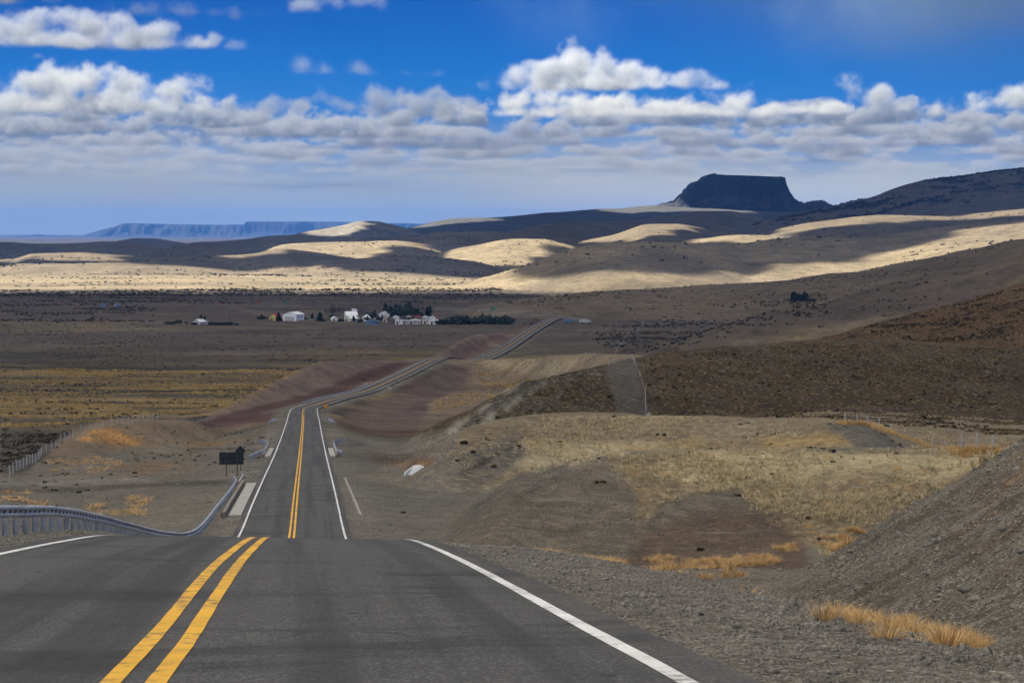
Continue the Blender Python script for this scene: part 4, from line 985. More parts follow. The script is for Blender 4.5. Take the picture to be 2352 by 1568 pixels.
fence(G_((1452,826,330,410),(1436,829,330,410),(1420,833,330,410),(1398,839,330,410)), 'short fence on the crest left of the bare strip', M_pale_wood, 2.2, 1.3, 1, r_=.05)
fence(G_((1322,843,380,700),(1334,828,400,800),(1346,817,400,900),(1366,816,400,900)), 'small bent fence on the pale grass mound', M_pale_wood, 6, 1.3, 1, r_=.07)
fence(G_((1414,812,600,1200),(1428,790,700,1300),(1443,768,800,1400),(1464,767,800,1400),(1479,736,900,1700)), 'distant fence beside the track beyond the dark slope', M_pale_wood, 18, 1.3, 1, r_=.09)

# ------------------------------------------------------------------ the settlement on the plain
def paint(name, c): return simple_mat(name, c, .75, 0, .12, .8)
MW = {k: paint(k+'_house', c) for k, c in dict(white=(.78,.80,.84), grey=(.42,.42,.44), yellow=(.62,.52,.16), pink=(.50,.40,.38), blue=(.10,.17,.30), dark=(.075,.065,.075), brown=(.20,.14,.12), cream=(.62,.58,.50)).items()}
MR = {k: paint(k+'_roof', c) for k, c in dict(white=(.82,.84,.87), red=(.42,.03,.035), blue=(.13,.22,.36), grey=(.40,.42,.46), dark=(.05,.045,.055), brown=(.16,.10,.09)).items()}
M_win = simple_mat('window_glass', (.025,.03,.04), .15, 0, .2, 2)
def house(px_, py_, w_, l_, he, ha, yaw, wall, roof, label, doors=1, wins=2, shed=False, name='house', cat='house', chimney=False):
    p = ground_at(px_, py_, 900, 2400); s = p.y/F
    w_, l_, he, ha = w_*s*1.12, l_, he*s*1.12, ha*s*1.15            # width and heights as seen, length in metres
    root = empty(name, p, yaw); tag(root, label, cat, 'buildings of the settlement')
    m_ = MB(); poly_ = [(-w_/2,-.5),(w_/2,-.5),(w_/2,he),(0,ha),(-w_/2,he)] if not shed else [(-w_/2,-.5),(w_/2,-.5),(w_/2,he),(-w_/2,ha)]
    m_.prism(poly_, [Matrix.Translation((0,0,0)), Matrix.Translation((0,l_,0))]); m_.build('wall', MW[wall], root)
    m_ = MB(); th = .14; ov_ = .35
    def plane(x0,z0,x1,z1): m_.prism([(x0,z0+.02),(x1,z1+.02),(x1,z1+th),(x0,z0+th)], [Matrix.Translation((0,-ov_,0)), Matrix.Translation((0,l_+ov_,0))])
    if shed: plane(-w_/2-ov_, ha, w_/2+ov_, he)
    else:
        sl_ = (ha-he)/(w_/2); plane(-w_/2-ov_, he-sl_*ov_, -.003, ha); plane(.003, ha, w_/2+ov_, he-sl_*ov_)
    rf = m_.build('roof', MR[roof], root)
    if chimney: m_ = MB(); m_.box((w_*.2,l_*.6,ha+.3),(.5,.5,1.6)); m_.build('chimney', MW['brown'], rf)
    for k in range(doors):
        m_ = MB(); dh = min(2.2, he*.8); m_.box((w_*(-.22+.0*k),-.04,dh/2),(min(1.6,w_*.25),.08,dh)); m_.build('door', MW['dark' if wall != 'white' or not name == 'hangar' else 'grey'], root)
    for k in range(wins):
        m_ = MB(); m_.box((w_*(.08+.26*k),-.04,he*.58),(min(1.2,w_*.16),.08,he*.34)); m_.build('window', M_win, root)
    for k in range(2):
        m_ = MB(); m_.box((w_/2+.04,l_*(.3+.4*k),he*.58),(.08,1.1,he*.34)); m_.build('window', M_win, root)
    return root
hg = house(665,738.5,30,16,13,17.5,-.28,'white','white','white hangar with a wide gabled front standing apart at the left', 0, 0, name='hangar', cat='hangar')
for k in range(3):
    m_ = MB(); m_.box((-2.6+2.6*k,-.05,1.7),(2.45,.08,3.4)); m_.build('door', MW['grey'], hg)
house(628,736.5,17,7,7,14,-.4,'yellow','red','small yellow house with a red roof left of the hangar', 1, 1)
house(793,731,27,9,6.5,13,-1.35,'white','white','long white house with a bright roof at the left end of the settlement', 0, 0)
house(798,738,18,8,6,11.5,-.7,'cream','white','cream house with a steep white roof below the long white house', 1, 1)
house(828,722,32,7,4,9,-.1,'dark','dark','dark low barn behind the long white house', 0, 0, name='barn', cat='barn')
house(836,738,9,6,7,11,-.5,'white','white','narrow white house with a slanted roof right of the cream house', 1, 0)
house(856,745.5,28,7,5.5,10,.05,'blue','blue','long low blue shed in front of the houses', 0, 2, name='shed', cat='shed')
house(883,727,23,8,4,9.5,.05,'white','white','white roofed house below the tall poplars', 1, 1)
house(886.5,741,13,7,8,12,0,'pink','grey','small pinkish house with a dark square doorway', 1, 1)
house(899,741.5,13,8,8,12,.2,'brown','dark','brown house with a dark roof beside the pinkish house', 1, 1)
house(916.5,745.5,16,8,9,10,.0,'white','grey','white flat fronted house in the middle of the front row', 1, 1)
house(931,745.5,12,8,8,9,.0,'grey','grey','plain grey house right of the white flat fronted one', 1, 1, shed=True)
house(951,745,26,8,7,9.5,.0,'grey','white','low grey house with a bright white roof edge in the front row', 1, 2)
house(980,745,17,9,9,11,.1,'cream','blue','cream house with a bluish roof near the hedge', 1, 1)
house(996,745,17,8,8,10.5,0,'white','white','white house at the right end of the front row', 1, 1)
house(960,734.5,21,7,2.5,8.5,.0,'red' if False else 'brown','red','red roofed house below the water tower', 0, 1)
house(961,726,16,7,2,6,.0,'dark','dark','dark roofed house behind the red roof', 0, 0)
house(976,732.5,11,6,3.5,5.5,.0,'white','white','little white cabin right of the red roof', 0, 1, name='cabin', cat='cabin')
house(992,733,13,6,3.5,6,.0,'white','white','white cabin behind the right end of the front row', 0, 1, name='cabin', cat='cabin')
house(1004,734,9,6,2,4.5,.0,'brown','red','small red shed at the start of the long hedge', 0, 0, name='shed', cat='shed')
house(770,737,12,6,5,8.5,.3,'white','white','small white house at the far left of the settlement', 1, 0)
house(815,737,10,6,5,8,-.2,'white','grey','low white house right of the steep white roof', 1, 1)
house(868,733,14,6,5,9,.1,'white','white','bright white house above the blue shed', 1, 1)
house(908,734,14,6,4,7,.0,'white','white','white roofed house in the middle of the second row', 0, 1)
house(924,735,12,6,4,7,-.1,'brown','dark','dark house in the middle of the second row', 0, 1)
house(940,734,12,6,4,6.5,.1,'white','grey','pale house left of the red roof', 0, 1)
house(846,730,10,6,3,6,.3,'white','white','tiny white house below the thin pole', 0, 0)
house(451,746.5,18,7,6,11,-.5,'grey','white','grey farmhouse with pale roof alone on the left plain', 1, 1, chimney=True)
house(473,745,13,6,5,8.5,.2,'grey','grey','low outbuilding beside the lone grey farmhouse', 1, 0, name='shed', cat='shed')
house(234.5,705,11,5,5,8,.1,'blue','blue','tiny bright blue cabin far left on the plain', 0, 0, name='cabin', cat='cabin')
# water tower, round tanks, poles
p = ground_at(971,722,1000,2300); s = p.y/F; root = empty('water_tower', p); tag(root, 'dark water tank on a tall stand above the roofs', 'water tower')
for a, b_ in ((-1,-1),(1,-1),(1,1),(-1,1)): m_ = MB(); m_.tube((a*1.1,b_*1.1,-.5),(a*.9,b_*.9,12*s),.14,n=6); m_.build('leg', M_signpost, root)
m_ = MB(); m_.tube((0,0,12*s),(0,0,18*s),1.6,1.6,16); m_.tube((0,0,18*s),(0,0,19.3*s),1.65,.2,16); m_.build('tank', MW['dark'], root, True)
for px_, py_, lab in ((915,722,'white round tank behind the dark trees, left of two'),(928.5,723,'white round tank behind the dark trees, right of two')):
    p = ground_at(px_, py_, 1000, 2300); s = p.y/F; root = empty('storage_tank', p); tag(root, lab, 'tank', 'round white tanks')
    m_ = MB(); m_.tube((0,0,-.5),(0,0,13*s),2.0,2.0,20); m_.tube((0,0,13*s),(0,0,15.5*s),2.0,.5,20); m_.build('body', MW['white'], root, True)
for px_, py_, hp, lab in ((851,718,12,'thin utility pole behind the long white house'),(520,731,14,'lone leaning pole right of the grey farmhouse'),(846,711,7,'short pole on the plain behind the settlement')):
    p = ground_at(px_, py_, 1000, 2400); s = p.y/F; root = empty('utility_pole', p); tag(root, lab, 'pole', 'poles of the settlement')
    m_ = MB(); m_.tube((0,0,-.5),(.3,0,hp*s),.16,.12,7); m_.build('post', M_wood, root); m_ = MB(); m_.box((.28,0,hp*s-.6),(1.8,.12,.14)); m_.build('crossarm', M_wood, root)
# vehicles, plates
def truck(px_, py_, L, yaw, cab, box, label, y0=900, y1=2400):
    p = ground_at(px_, py_, y0, y1); root = empty('truck', p, yaw); tag(root, label, 'truck', 'vehicles on the plain'); w_ = 2.4
    m_ = MB(); m_.box((-L*.14,0,1.9),(L*.70,w_,2.5)); m_.build('cargo_box', MW[box], root)
    m_ = MB(); m_.prism([(L*.23,.6),(L*.5,.6),(L*.5,1.5),(L*.44,2.5),(L*.23,2.5)], [Matrix.Translation((0,-w_/2,0)), Matrix.Translation((0,w_/2,0))]); cb = m_.build('cab', MW[cab], root)
    m_ = MB(); m_.box((L*.46,0,2.0),(.5,w_*.86,.7),ry=-.35); m_.build('windscreen', M_win, cb)
    for x_ in (-L*.33,-L*.18,L*.34):
        for y_ in (-1,1): m_ = MB(); m_.tube((x_,y_*w_*.5-.15*y_,.5),(x_,y_*w_*.5+.02*y_,.5),.5,n=14); m_.build('wheel', M_black, root)
truck(1307,742,6.5,.2,'blue','blue','blue lorry parked where the road meets the junction')
truck(1344,743,9.,.1,'grey','grey','pale grey lorry parked right of the blue lorry')
truck(270,705.5,5.5,2.9,'grey','blue','small pale blue lorry right of the tiny blue cabin')
truck(179.5,705.5,4.5,1.5,'dark','brown','dark maroon lorry far left on the plain track')
truck(814.5,717,5.,.1,'white','white','white van body beside the dark barn')
MRs = paint('red_plate', (.5,.03,.03)); MGr = paint('green_plate', (.03,.16,.10))
for px_, py_, mt_, w_, h_, lab in ((505,702,MRs,1.8,1.6,'tiny red sign alone on the plain left of the hangar'),(592,700,MRs,1.8,1.6,'tiny red sign on the plain behind the yellow house'),(1132.5,716,MGr,3.6,2.2,'green road sign board above the long hedge'),(659,699.5,MGr,3.,1.6,'small green sign on the plain behind the hangar')):
    p = ground_at(px_, py_, 1200, 2600); root = empty('sign_board', p); tag(root, lab, 'sign', 'small boards on the plain')
    m_ = MB(); m_.box((0,0,1.2+h_/2),(w_,.06,h_)); m_.build('panel', mt_, root)
    for x_ in (-w_*.3, w_*.3): m_ = MB(); m_.box((x_,.08,.9),(.12,.1,2.6)); m_.build('post', M_wood, root)
# ------------------------------------------------------------------ plants
def leaf_mat(name, c1, c2, c3=None, tr=.0):
    m, t, b, o = new_mat(name); p = t.pos()
    n = t.add(t.mul(t.noise(p, 1.1, 3, .7), .5), t.mul(t.noise(p, 23., 2, .6), .5))
    c = t.mix(t.ss(.3,.7,n), c1, c2)
    if c3: c = t.mix(t.mul(t.ss(.6,.75,t.noise(p, .5, 2)), .6), c, c3)
    t.put(b.inputs['Base Color'], c); b.inputs['Roughness'].default_value = .85; b.inputs['Specular IOR Level'].default_value = .2
    return m
M_conif = leaf_mat('conifer_foliage', (.016,.026,.018), (.034,.048,.030))
M_bush = leaf_mat('hedge_foliage', (.030,.044,.034), (.055,.075,.052), (.045,.05,.055))
M_bare = leaf_mat('bare_twigs', (.05,.04,.055), (.075,.06,.075))
M_bark = simple_mat('bark', (.07,.055,.045), .95, 0, .3, 4)
M_shrub = leaf_mat('shrub_foliage', (.03,.026,.017), (.055,.046,.028))
M_orange = leaf_mat('orange_grass', (.47,.27,.10), (.66,.46,.22), (.32,.24,.13))
M_tuft = leaf_mat('pale_grass', (.44,.35,.20), (.62,.52,.33), (.48,.31,.11))
M_dtuft = leaf_mat('brown_grass', (.07,.05,.025), (.14,.10,.045), (.12,.066,.024))

def leaf_cloud(n, shape, size, seed):
    """n leaf clumps spread through a crown; shape(u) -> points in the unit crown"""
    r = np.random.default_rng(seed); P = shape(r, n); v = []; 
    d = r.normal(size=(n,3)); d /= np.linalg.norm(d,axis=1)[:,None]
    e = np.cross(d, r.normal(size=(n,3))); e /= np.linalg.norm(e,axis=1)[:,None]; f_ = np.cross(d, e)
    s = size*r.uniform(.5,1.4,(n,1))
    V = np.stack([P-e*s, P+f_*s*.8, P+e*s, P-f_*s*.8+d*s*.4], 1).reshape(-1,3)
    return V, np.arange(n*4)
def conif(r, n):
    h = r.uniform(0,1,n)**.8; rad = (1-h)*.34*(.55+.45*np.sin(h*42+r.uniform(0,.6,n))**2)*np.sqrt(r.uniform(.15,1,n)); a = r.uniform(0,6.283,n)
    lop = 1+.35*np.sin(a*2+1.7)
    return np.stack([rad*lop*np.cos(a), rad*lop*np.sin(a), .08+.92*h], 1)
def poplar(r, n):
    h = r.uniform(0,1,n); rad = .17*np.sin(np.pi*np.clip(h*.93+.07,0,1))**.6*np.sqrt(r.uniform(.1,1,n))*(1+.3*np.sin(h*17)); a = r.uniform(0,6.283,n)
    return np.stack([rad*np.cos(a), rad*np.sin(a), .06+.94*h], 1)
def round_(r, n):
    k = 9; c = np.random.default_rng(3).normal(size=(k,3))*[.26,.26,.16]+[0,0,.58]; q = r.integers(0,k,n)
    d = r.normal(size=(n,3)); d /= np.linalg.norm(d,axis=1)[:,None]
    P = c[q]+d*(.24*r.uniform(.4,1,(n,1))**.5)
    P[:,2] = np.clip(P[:,2],.08,None); return P
def bushy(r, n):
    k = 8; c = np.random.default_rng(5).normal(size=(k,3))*[.34,.30,.10]+[0,0,.42]; q = r.integers(0,k,n)
    d = r.normal(size=(n,3)); d /= np.linalg.norm(d,axis=1)[:,None]
    P = c[q]+d*(.34*r.uniform(.3,1,(n,1))**.5)*[1,1,.95]; P[:,2] = np.abs(P[:,2])*.95; return P
KINDS = {}
def proto(key, shape, n, size, mat, trunk, seed):
    V, Fi = leaf_cloud(n, shape, size, seed); cm_ = np_mesh('crown', V, Fi, 4, False); cm_.materials.append(mat)
    m_ = MB(); m_.tube((0,0,-.06),(.01,0,trunk*.6),.022,.014,7); m_.tube((.01,0,trunk*.6),(0,.01,trunk),.014,.004,6)
    for k in range(5):
        a = k*2.4; z_ = trunk*(.3+.12*k); m_.tube((0,0,z_),(math.cos(a)*.16,math.sin(a)*.16,z_+.14),.009,.003,5)
    tm_ = m_.mesh('trunk'); tm_.materials.append(M_bark); KINDS[key] = (cm_, tm_)
for q in range(3):
    proto(('conifer',q), conif, 700, .075, M_conif, .95, 40+q); proto(('poplar',q), poplar, 600, .062, M_conif, .92, 50+q)
    proto(('round',q), round_, 640, .10, M_bush, .6, 60+q); proto(('bush',q), bushy, 520, .12, M_bush, .35, 70+q)
proto(('bare',0), round_, 520, .05, M_bare, .7, 80)
NAMES = dict(conifer='conifer_tree', poplar='poplar_tree', round='broadleaf_tree', bush='bush', bare='bare_tree')
def plant(kind, px_, py_, w_px, h_px, label, group=None, y0=900, y1=2400, cat='tree', dy=0.):
    p = ground_at(px_, py_, y0, y1)
    if dy: p = shift(p, 0, dy)
    s = p.y/F; q = random.randrange(3) if kind != 'bare' else 0
    cm_, tm_ = KINDS[(kind,q)]; wid = dict(conifer=.68, poplar=.36, round=.95, bush=1.35, bare=.95)[kind]
    root = empty(NAMES[kind], p, random.uniform(0,6.28)); tag(root, label, cat, group); S_ = (w_px*s*1.25/wid, w_px*s*1.25/wid, h_px*s*1.12)
    for nm, me_ in (('crown',cm_),('trunk',tm_)):
        o_ = bpy.data.objects.new(nm, me_); col.objects.link(o_); o_.parent = root; o_.scale = S_
    return root
TG = 'dark trees of the settlement'
plant('conifer',640,738.5,17,18,'broad dark conifer in front of the hangar wall',TG)
plant('bush',603,733,15,9,'dark bush left of the yellow house',TG,cat='bush'); plant('conifer',601,733,7,11,'small conifer at the left end beside the yellow house',TG)
plant('bush',693,733,16,6,'low dark bush right of the hangar',TG,cat='bush'); plant('conifer',698,733,5,10,'thin small conifer right of the hangar',TG)
plant('conifer',735,738.5,16,19,'full conifer standing alone between hangar and houses',TG); plant('conifer',717,731,7,11,'slim conifer left of the lone full conifer',TG); plant('bush',741,739,10,7,'bush at the foot of the lone full conifer',TG,cat='bush')
plant('bare',766,724,21,18,'bare purple-grey tree left of the long white house',TG); plant('bush',762,731.5,10,10,'round dark bush below the bare tree',TG,cat='bush')
for x_, y_, w_, h_, k_, l_ in ((886,724,9,23,'poplar','tall poplar at the left end of the grove'),(894,725,11,17,'round','rounded tree right of the leftmost poplar'),(905,728,12,18,'round','dense round tree below the left tank'),(909,722,7,21,'poplar','poplar just left of the white tanks'),(921,729,12,18,'round','round tree between the two white tanks'),(936,729,17,29,'round','tallest broad tree of the grove'),(946,727,13,20,'round','round tree right of the tallest one'),(952,722,8,14,'conifer','conifer at the right of the grove'),(981,727,8,19,'poplar','poplar right of the water tower'),(987,728,9,22,'poplar','dark poplar above the white cabins'),(927,738,16,10,'bush','wide bush behind the front row'),(943,737,15,10,'bush','dark bush above the low grey house'),(855,733,13,13,'round','round tree above the blue shed'),(812,738,9,11,'conifer','conifer right of the cream house'),(843,738,8,10,'round','tree beside the narrow white house'),(872,735,13,9,'bush','bush above the end of the blue shed'),(905,743,6,7,'bush','little bush left of the flat fronted house'),(899,727,9,20,'poplar','second poplar of the grove from its left end'),(914,726,11,19,'conifer','pointed conifer in the middle of the grove'),(930,726,12,22,'round','round tree just left of the tallest one'),(958,727,12,15,'round','round tree left of the water tower'),(966,728,10,12,'bush','bush at the foot of the water tower'),(783,739,10,8,'bush','bush in front of the long white house'),(825,741,10,9,'bush','bush right of the cream house'),(861,728,9,14,'conifer','conifer behind the bright white house')):
    plant(k_, x_, y_, w_, h_, l_, TG, cat='bush' if k_ == 'bush' else 'tree')
HG = 'bushes of the long hedge'
hx = [1010,1021,1033,1045,1057,1067,1079,1091,1103,1115,1126,1138,1150,1160,1170]
hh = [10,14,17,21,24,22,16,20,22,24,21,19,21,22,17]
for x_, h_ in zip(hx, hh):
    plant('bush', x_, 745.5, 19, h_*1.05, 'grey-green bush grown into the long hedge right of the houses', HG, cat='bush', dy=random.uniform(0,8))
plant('conifer',1107,744,6,25,'pointed conifer rising out of the long hedge',None,dy=6)
plant('bush',447,747,10,6,'low bush in front of the lone grey farmhouse',TG,cat='bush'); plant('round',463,742,9,15,'dark tree behind the lone grey farmhouse',TG)
for x_, y_, w_, h_, l_ in ((391,745,19,7,'low wide bush left of the lone farmhouse'),(410,742.5,11,9,'round bush left of the lone farmhouse'),(429,744,7,5,'small round bush nearest the lone farmhouse on its left'),(490,746.5,16,9,'bush just right of the lone farmhouse'),(505,747,18,8,'wide bush in the row right of the lone farmhouse'),(524,747,18,9,'bush at the leaning pole'),(543,748,8,6,'last small bush of the row right of the lone farmhouse')):
    plant('bush', x_, y_, w_, h_, l_, 'bushes around the lone farmhouse', cat='bush')
for k in range(9):
    plant('poplar' if k % 3 else 'conifer', 1817+k*4.4+random.uniform(-1,1), 694-.35*k, 6.5, random.uniform(14,21), 'dark tree of the small windbreak below the right hills', 'windbreak trees', 1300, 2100)
plant('bush',1862,692,18,5,'low bush trailing right from the windbreak','windbreak trees',1300,2100,cat='bush')

# dark cushion shrubs on the slopes
SG = 'cushion shrubs on the slopes'
shr = [(1410,957,9,6),(1437,956,10,4),(1142,961,8,7),(1262,1022,6,5),(1190,1025,11,7),(1288,1016,8,5),(1065,1020,16,9),(1086,1040,10,7),(1050,1062,8,5),(1134,1075,12,6),(1370,1120,9,7),(1376,1062,7,5),(1620,1288,20,11) if False else (1512,1002,9,6),(1526,1002,8,6),(926,1176,10,5),(1608,1262,16,9),(1880,1240,9,5)]
for x_, y_, w_, h_ in shr:
    p = ground_at(x_, y_+2, 70, 330); s = p.y/F
    cm_ = KINDS[('bush', random.randrange(3))][0].copy(); cm_.materials.clear(); cm_.materials.append(M_shrub)
    root = empty('shrub', p, random.uniform(0,6)); tag(root, 'small dark cushion shrub on the bare or grassy slope', 'shrub', SG)
    o_ = bpy.data.objects.new('foliage', cm_); col.objects.link(o_); o_.parent = root; o_.scale = (w_*s/1.35, w_*s/1.35, h_*s*1.1)
    m_ = MB(); m_.tube((0,0,-.1),(0,0,h_*s*.5),.03,.015,6); m_.build('stem', M_bark, root)

# ---- grass as blades: (clump centres) -> one mesh
def blades(C_, R_, H_, nb, wid, seed, lean=.5):
    """C_ (n,3) clump feet, R_ radius, H_ height per clump; nb blades each, every blade a bent two-face strip"""
    r = np.random.default_rng(seed); n = len(C_); N_ = n*nb
    c = np.repeat(C_, nb, 0); rad = np.repeat(R_, nb); h = np.repeat(H_, nb)*r.uniform(.45,1.1,N_)
    a = r.uniform(0,6.283,N_); q = np.sqrt(r.uniform(0,1,N_))
    foot = c + np.stack([np.cos(a)*q*rad*.45, np.sin(a)*q*rad*.45, np.zeros(N_)-.02], 1)
    out = np.stack([np.cos(a), np.sin(a), np.zeros(N_)],1)*(rad*q*.9)[:,None] + r.normal(size=(N_,3))*[1,1,0]*(h*lean*.35)[:,None]
    w_ = wid*r.uniform(.6,1.3,N_)*np.clip(h/np.mean(H_),.5,1.5); b = r.uniform(0,6.283,N_); sd = np.stack([np.cos(b), np.sin(b), np.zeros(N_)],1)*w_[:,None]
    up = np.zeros((N_,3)); up[:,2] = h
    m1 = foot + out*.35 + up*.6; tip = foot + out + up*(1-.15*q)[:,None]
    V = np.stack([foot-sd, foot+sd, m1+sd*.7, m1-sd*.7, tip], 1).reshape(-1,3)
    k = np.arange(N_)[:,None]*5
    return V, np.concatenate([k+[0,1,2], k+[0,2,3], k+[3,2,4]], 1).reshape(-1,3)
def scatter_px(polyp, n, y0, y1, seed, dens=None):
    """random ground points whose place in the photo falls inside a patch"""
    P = np.array(polyp, float); r = np.random.default_rng(seed)
    lo, hi = P.min(0)-[6,10], P.max(0)+[6,6]
    sel = (GPX > lo[0])&(GPX < hi[0])&(GPY > lo[1])&(GPY < hi[1])&(GY > y0)&(GY < y1)
    idx = np.nonzero(sel)[0]
    if not len(idx): return np.zeros((0,3))
    # weight by true area so that tufts are spread over the ground, not over the picture
    rr = np.hypot(GX[idx], GY[idx]); wgt = rr*rr; pick = r.choice(idx, n*4, p=wgt/wgt.sum())
    st = np.hypot(GX[pick], GY[pick])*.0093
    th = np.arctan2(GX[pick], GY[pick])+r.uniform(-.5,.5,len(pick))*.0008; rad = np.hypot(GX[pick],GY[pick])+r.uniform(-.5,.5,len(pick))*st
    x_, y_ = rad*np.sin(th), rad*np.cos(th); z_ = gzv(x_, y_); a, b = proj(x_, y_, z_)
    ins = np.zeros(len(a), bool)
    for i in range(len(P)):
        ax, ay = P[i]; bx, by = P[(i+1)%len(P)]
        ins ^= ((ay > b) != (by > b)) & (a < (bx-ax)*(b-ay)/((by-ay) if by != ay else 1e-9)+ax)
    if dens is not None: ins &= r.uniform(0,1,len(a)) < dens(x_, y_)
    return np.stack([x_,y_,z_],1)[ins][:n]
def ell(x0,y0,x1,y1,n=14): return [((x0+x1)/2+(x1-x0)/2*math.cos(6.283*k/n), (y0+y1)/2+(y1-y0)/2*math.sin(6.283*k/n)) for k in range(n)]
def inpoly(P, a, b):
    P = np.array(P, float); ins = np.zeros(len(a), bool)
    for i in range(len(P)):
        ax, ay = P[i]; bx, by = P[(i+1)%len(P)]
        ins ^= ((ay > b) != (by > b)) & (a < (bx-ax)*(b-ay)/((by-ay) if by != ay else 1e-9)+ax)
    return ins
CUTF = [(975,1018),(1180,880),(1260,876),(1160,955),(1085,1022)]
STRIP = [(1388,836),(1458,822),(1496,960),(1422,960)]
# orange grass in the ditch, on the basin floor and on the left mound
VV = []; FF = []; off = 0
def put(V, Fc):
    global off
    VV.append(V); FF.append(Fc+off); off += len(V)
near_or = [(1210,1272,1260,1287,26,55,95),(1255,1275,1312,1290,30,50,95),(1335,1272,1440,1306,80,50,95),(1480,1278,1560,1296,26,60,110),(1490,1300,1710,1350,150,55,115),(1560,1285,1640,1300,22,60,110),(1635,1276,1800,1302,90,60,115),(1780,1252,1845,1266,22,60,120),(1885,1222,1955,1266,60,45,125),(1945,1216,1992,1228,16,50,120),(1665,1384,1728,1398,16,30,75)]
for k, (x0,y0,x1,y1,n,a,b) in enumerate(near_or):
    C_ = scatter_px(ell(x0,y0,x1,y1), n, a, b, 500+k)
    if len(C_): s = C_[:,1]/F; V, Fc = blades(C_, .34+0*s, np.random.default_rng(k).uniform(.12,.38,len(C_)), 70, .008, 520+k); put(V, Fc)
C_ = scatter_px([(1858,1420),(1960,1408),(2100,1418),(2240,1452),(2300,1492),(2240,1494),(2050,1468),(1900,1444)], 120, 14, 45, 540); V, Fc = blades(C_, np.full(len(C_),.22), np.random.default_rng(9).uniform(.08,.26,len(C_)), 120, .0032, 541, .9); put(V, Fc)
for k, (x0,y0,x1,y1,n,a,b) in enumerate([(285,1138,345,1165,22,120,230),(200,1160,240,1186,16,120,230),(240,1168,345,1186,22,120,230),(0,1140,60,1158,14,120,230),(60,1150,110,1164,10,120,230),(60,1172,120,1190,10,120,230),(185,988,300,1012,70,230,420),(240,998,330,1020,60,230,420),(10,1128,70,1136,8,120,260),(80,1050,300,1086,60,190,380)]):
    C_ = scatter_px(ell(x0,y0,x1,y1), n, a, b, 560+k)
    if len(C_): V, Fc = blades(C_, np.full(len(C_),.8), np.random.default_rng(k).uniform(.15,.5,len(C_)), 26, .025, 580+k); put(V, Fc)
fl = np.array([[q.x,q.y] for q in rp]); C_ = []
for a, b in zip(fl[:-1], fl[1:]):
    for t_ in np.linspace(0,1,34): C_.append(a+(b-a)*t_+np.random.default_rng(len(C_)).normal(size=2)*[.8,.5])
C_ = np.array(C_); C_ = np.column_stack([C_, gzv(C_[:,0], C_[:,1])]); V, Fc = blades(C_, np.full(len(C_),.6), np.full(len(C_),.55), 22, .022, 600); put(V, Fc)
me = np_mesh('grass', np.concatenate(VV), np.concatenate(FF).reshape(-1), 3, False); tag(link('grass', me, M_orange), kind='stuff')
# pale tussocks on the knolls
VV = []; FF = []; off = 0
kb = [(1390,1048),(1640,1034),(2250,1034),(2290,1050),(2020,1205),(1900,1280),(1835,1244),(1768,1203),(1722,1170),(1698,1126),(1609,1136),(1520,1156),(1490,1196),(1450,1216),(1465,1152),(1415,1108)]
patch = lambda x_, y_: np.clip(.42+1.9*fbm(x_/11, y_/11, 3, 700), .03, 1)
for q, n, a, b, nb, rr_, hh_, w_ in ((kb,4200,55,140,15,.22,.24,.020),([(1190,985),(1250,957),(1500,958),(1940,970),(1900,1000),(1500,1040),(1250,1060),(1210,1020)],2600,140,240,10,.30,.28,.032),([(1010,1040),(1200,1010),(1430,1015),(1430,1050),(1250,1085),(1100,1100)],1100,110,240,8,.28,.2,.03),([(2060,985),(2350,1012),(2350,1040),(2100,1035)],700,180,280,8,.3,.25,.03)):
    C_ = scatter_px(q, n, a, b, 620+n, patch); r = np.random.default_rng(n); V, Fc = blades(C_, rr_*r.uniform(.5,1.4,len(C_)), hh_*r.uniform(.5,1.5,len(C_)), nb, w_, 640+n, .4); put(V, Fc)
me = np_mesh('tussock_grass', np.concatenate(VV), np.concatenate(FF).reshape(-1), 3, False); tag(link('tussock_grass', me, M_tuft), kind='stuff')
VV = []; FF = []; off = 0
for q, n, a, b in (([(1000,1000),(1250,868),(1480,826),(1850,787),(2352,802),(2400,1010),(1900,975),(1250,955)],9000,270,440),([(1870,782),(2352,655),(2400,800),(1900,790)],2500,500,660)):
    C_ = scatter_px(q, n, a, b, 660+n, patch); C_ = C_[~(inpoly(STRIP, *proj(C_[:,0], C_[:,1], C_[:,2])) | inpoly(CUTF, *proj(C_[:,0], C_[:,1], C_[:,2])))]; r = np.random.default_rng(n); V, Fc = blades(C_, .42*r.uniform(.5,1.5,len(C_)), .28*r.uniform(.5,1.6,len(C_)), 6, .07, 680+n, .4); put(V, Fc)
me = np_mesh('brown_grass', np.concatenate(VV), np.concatenate(FF).reshape(-1), 3, False); tag(link('brown_grass', me, M_dtuft), kind='stuff')

# ---- scrub on the plain and the hills: far too many bushes to count
def bushes(C_, R_, seed, nl=9):
    r = np.random.default_rng(seed); n = len(C_); N_ = n*nl
    c = np.repeat(C_, nl, 0); R2 = np.repeat(R_, nl)[:,None]
    d = r.normal(size=(N_,3)); d /= np.linalg.norm(d,axis=1)[:,None]; d[:,2] = np.abs(d[:,2])
    P = c + d*R2*r.uniform(.2,1,(N_,1))*[1.25,1.25,.62]
    q = r.normal(size=(N_,3)); q[:,2] += .8; q /= np.linalg.norm(q,axis=1)[:,None]
    e = np.cross(q, r.normal(size=(N_,3))); e /= np.linalg.norm(e,axis=1)[:,None]; f_ = np.cross(q, e); s = R2*r.uniform(.25,.55,(N_,1))
    V = np.stack([P-e*s, P-f_*s, P+e*s, P+f_*s], 1).reshape(-1,3)
    return V, np.arange(N_*4)
def clump(sx, sy, lo, hi, seed): return lambda x_, y_: np.clip(sstep(lo, hi, fbm(x_/sx, y_/sy, 4, seed))+.04, 0, 1)
VV = []; FF = []; off = 0
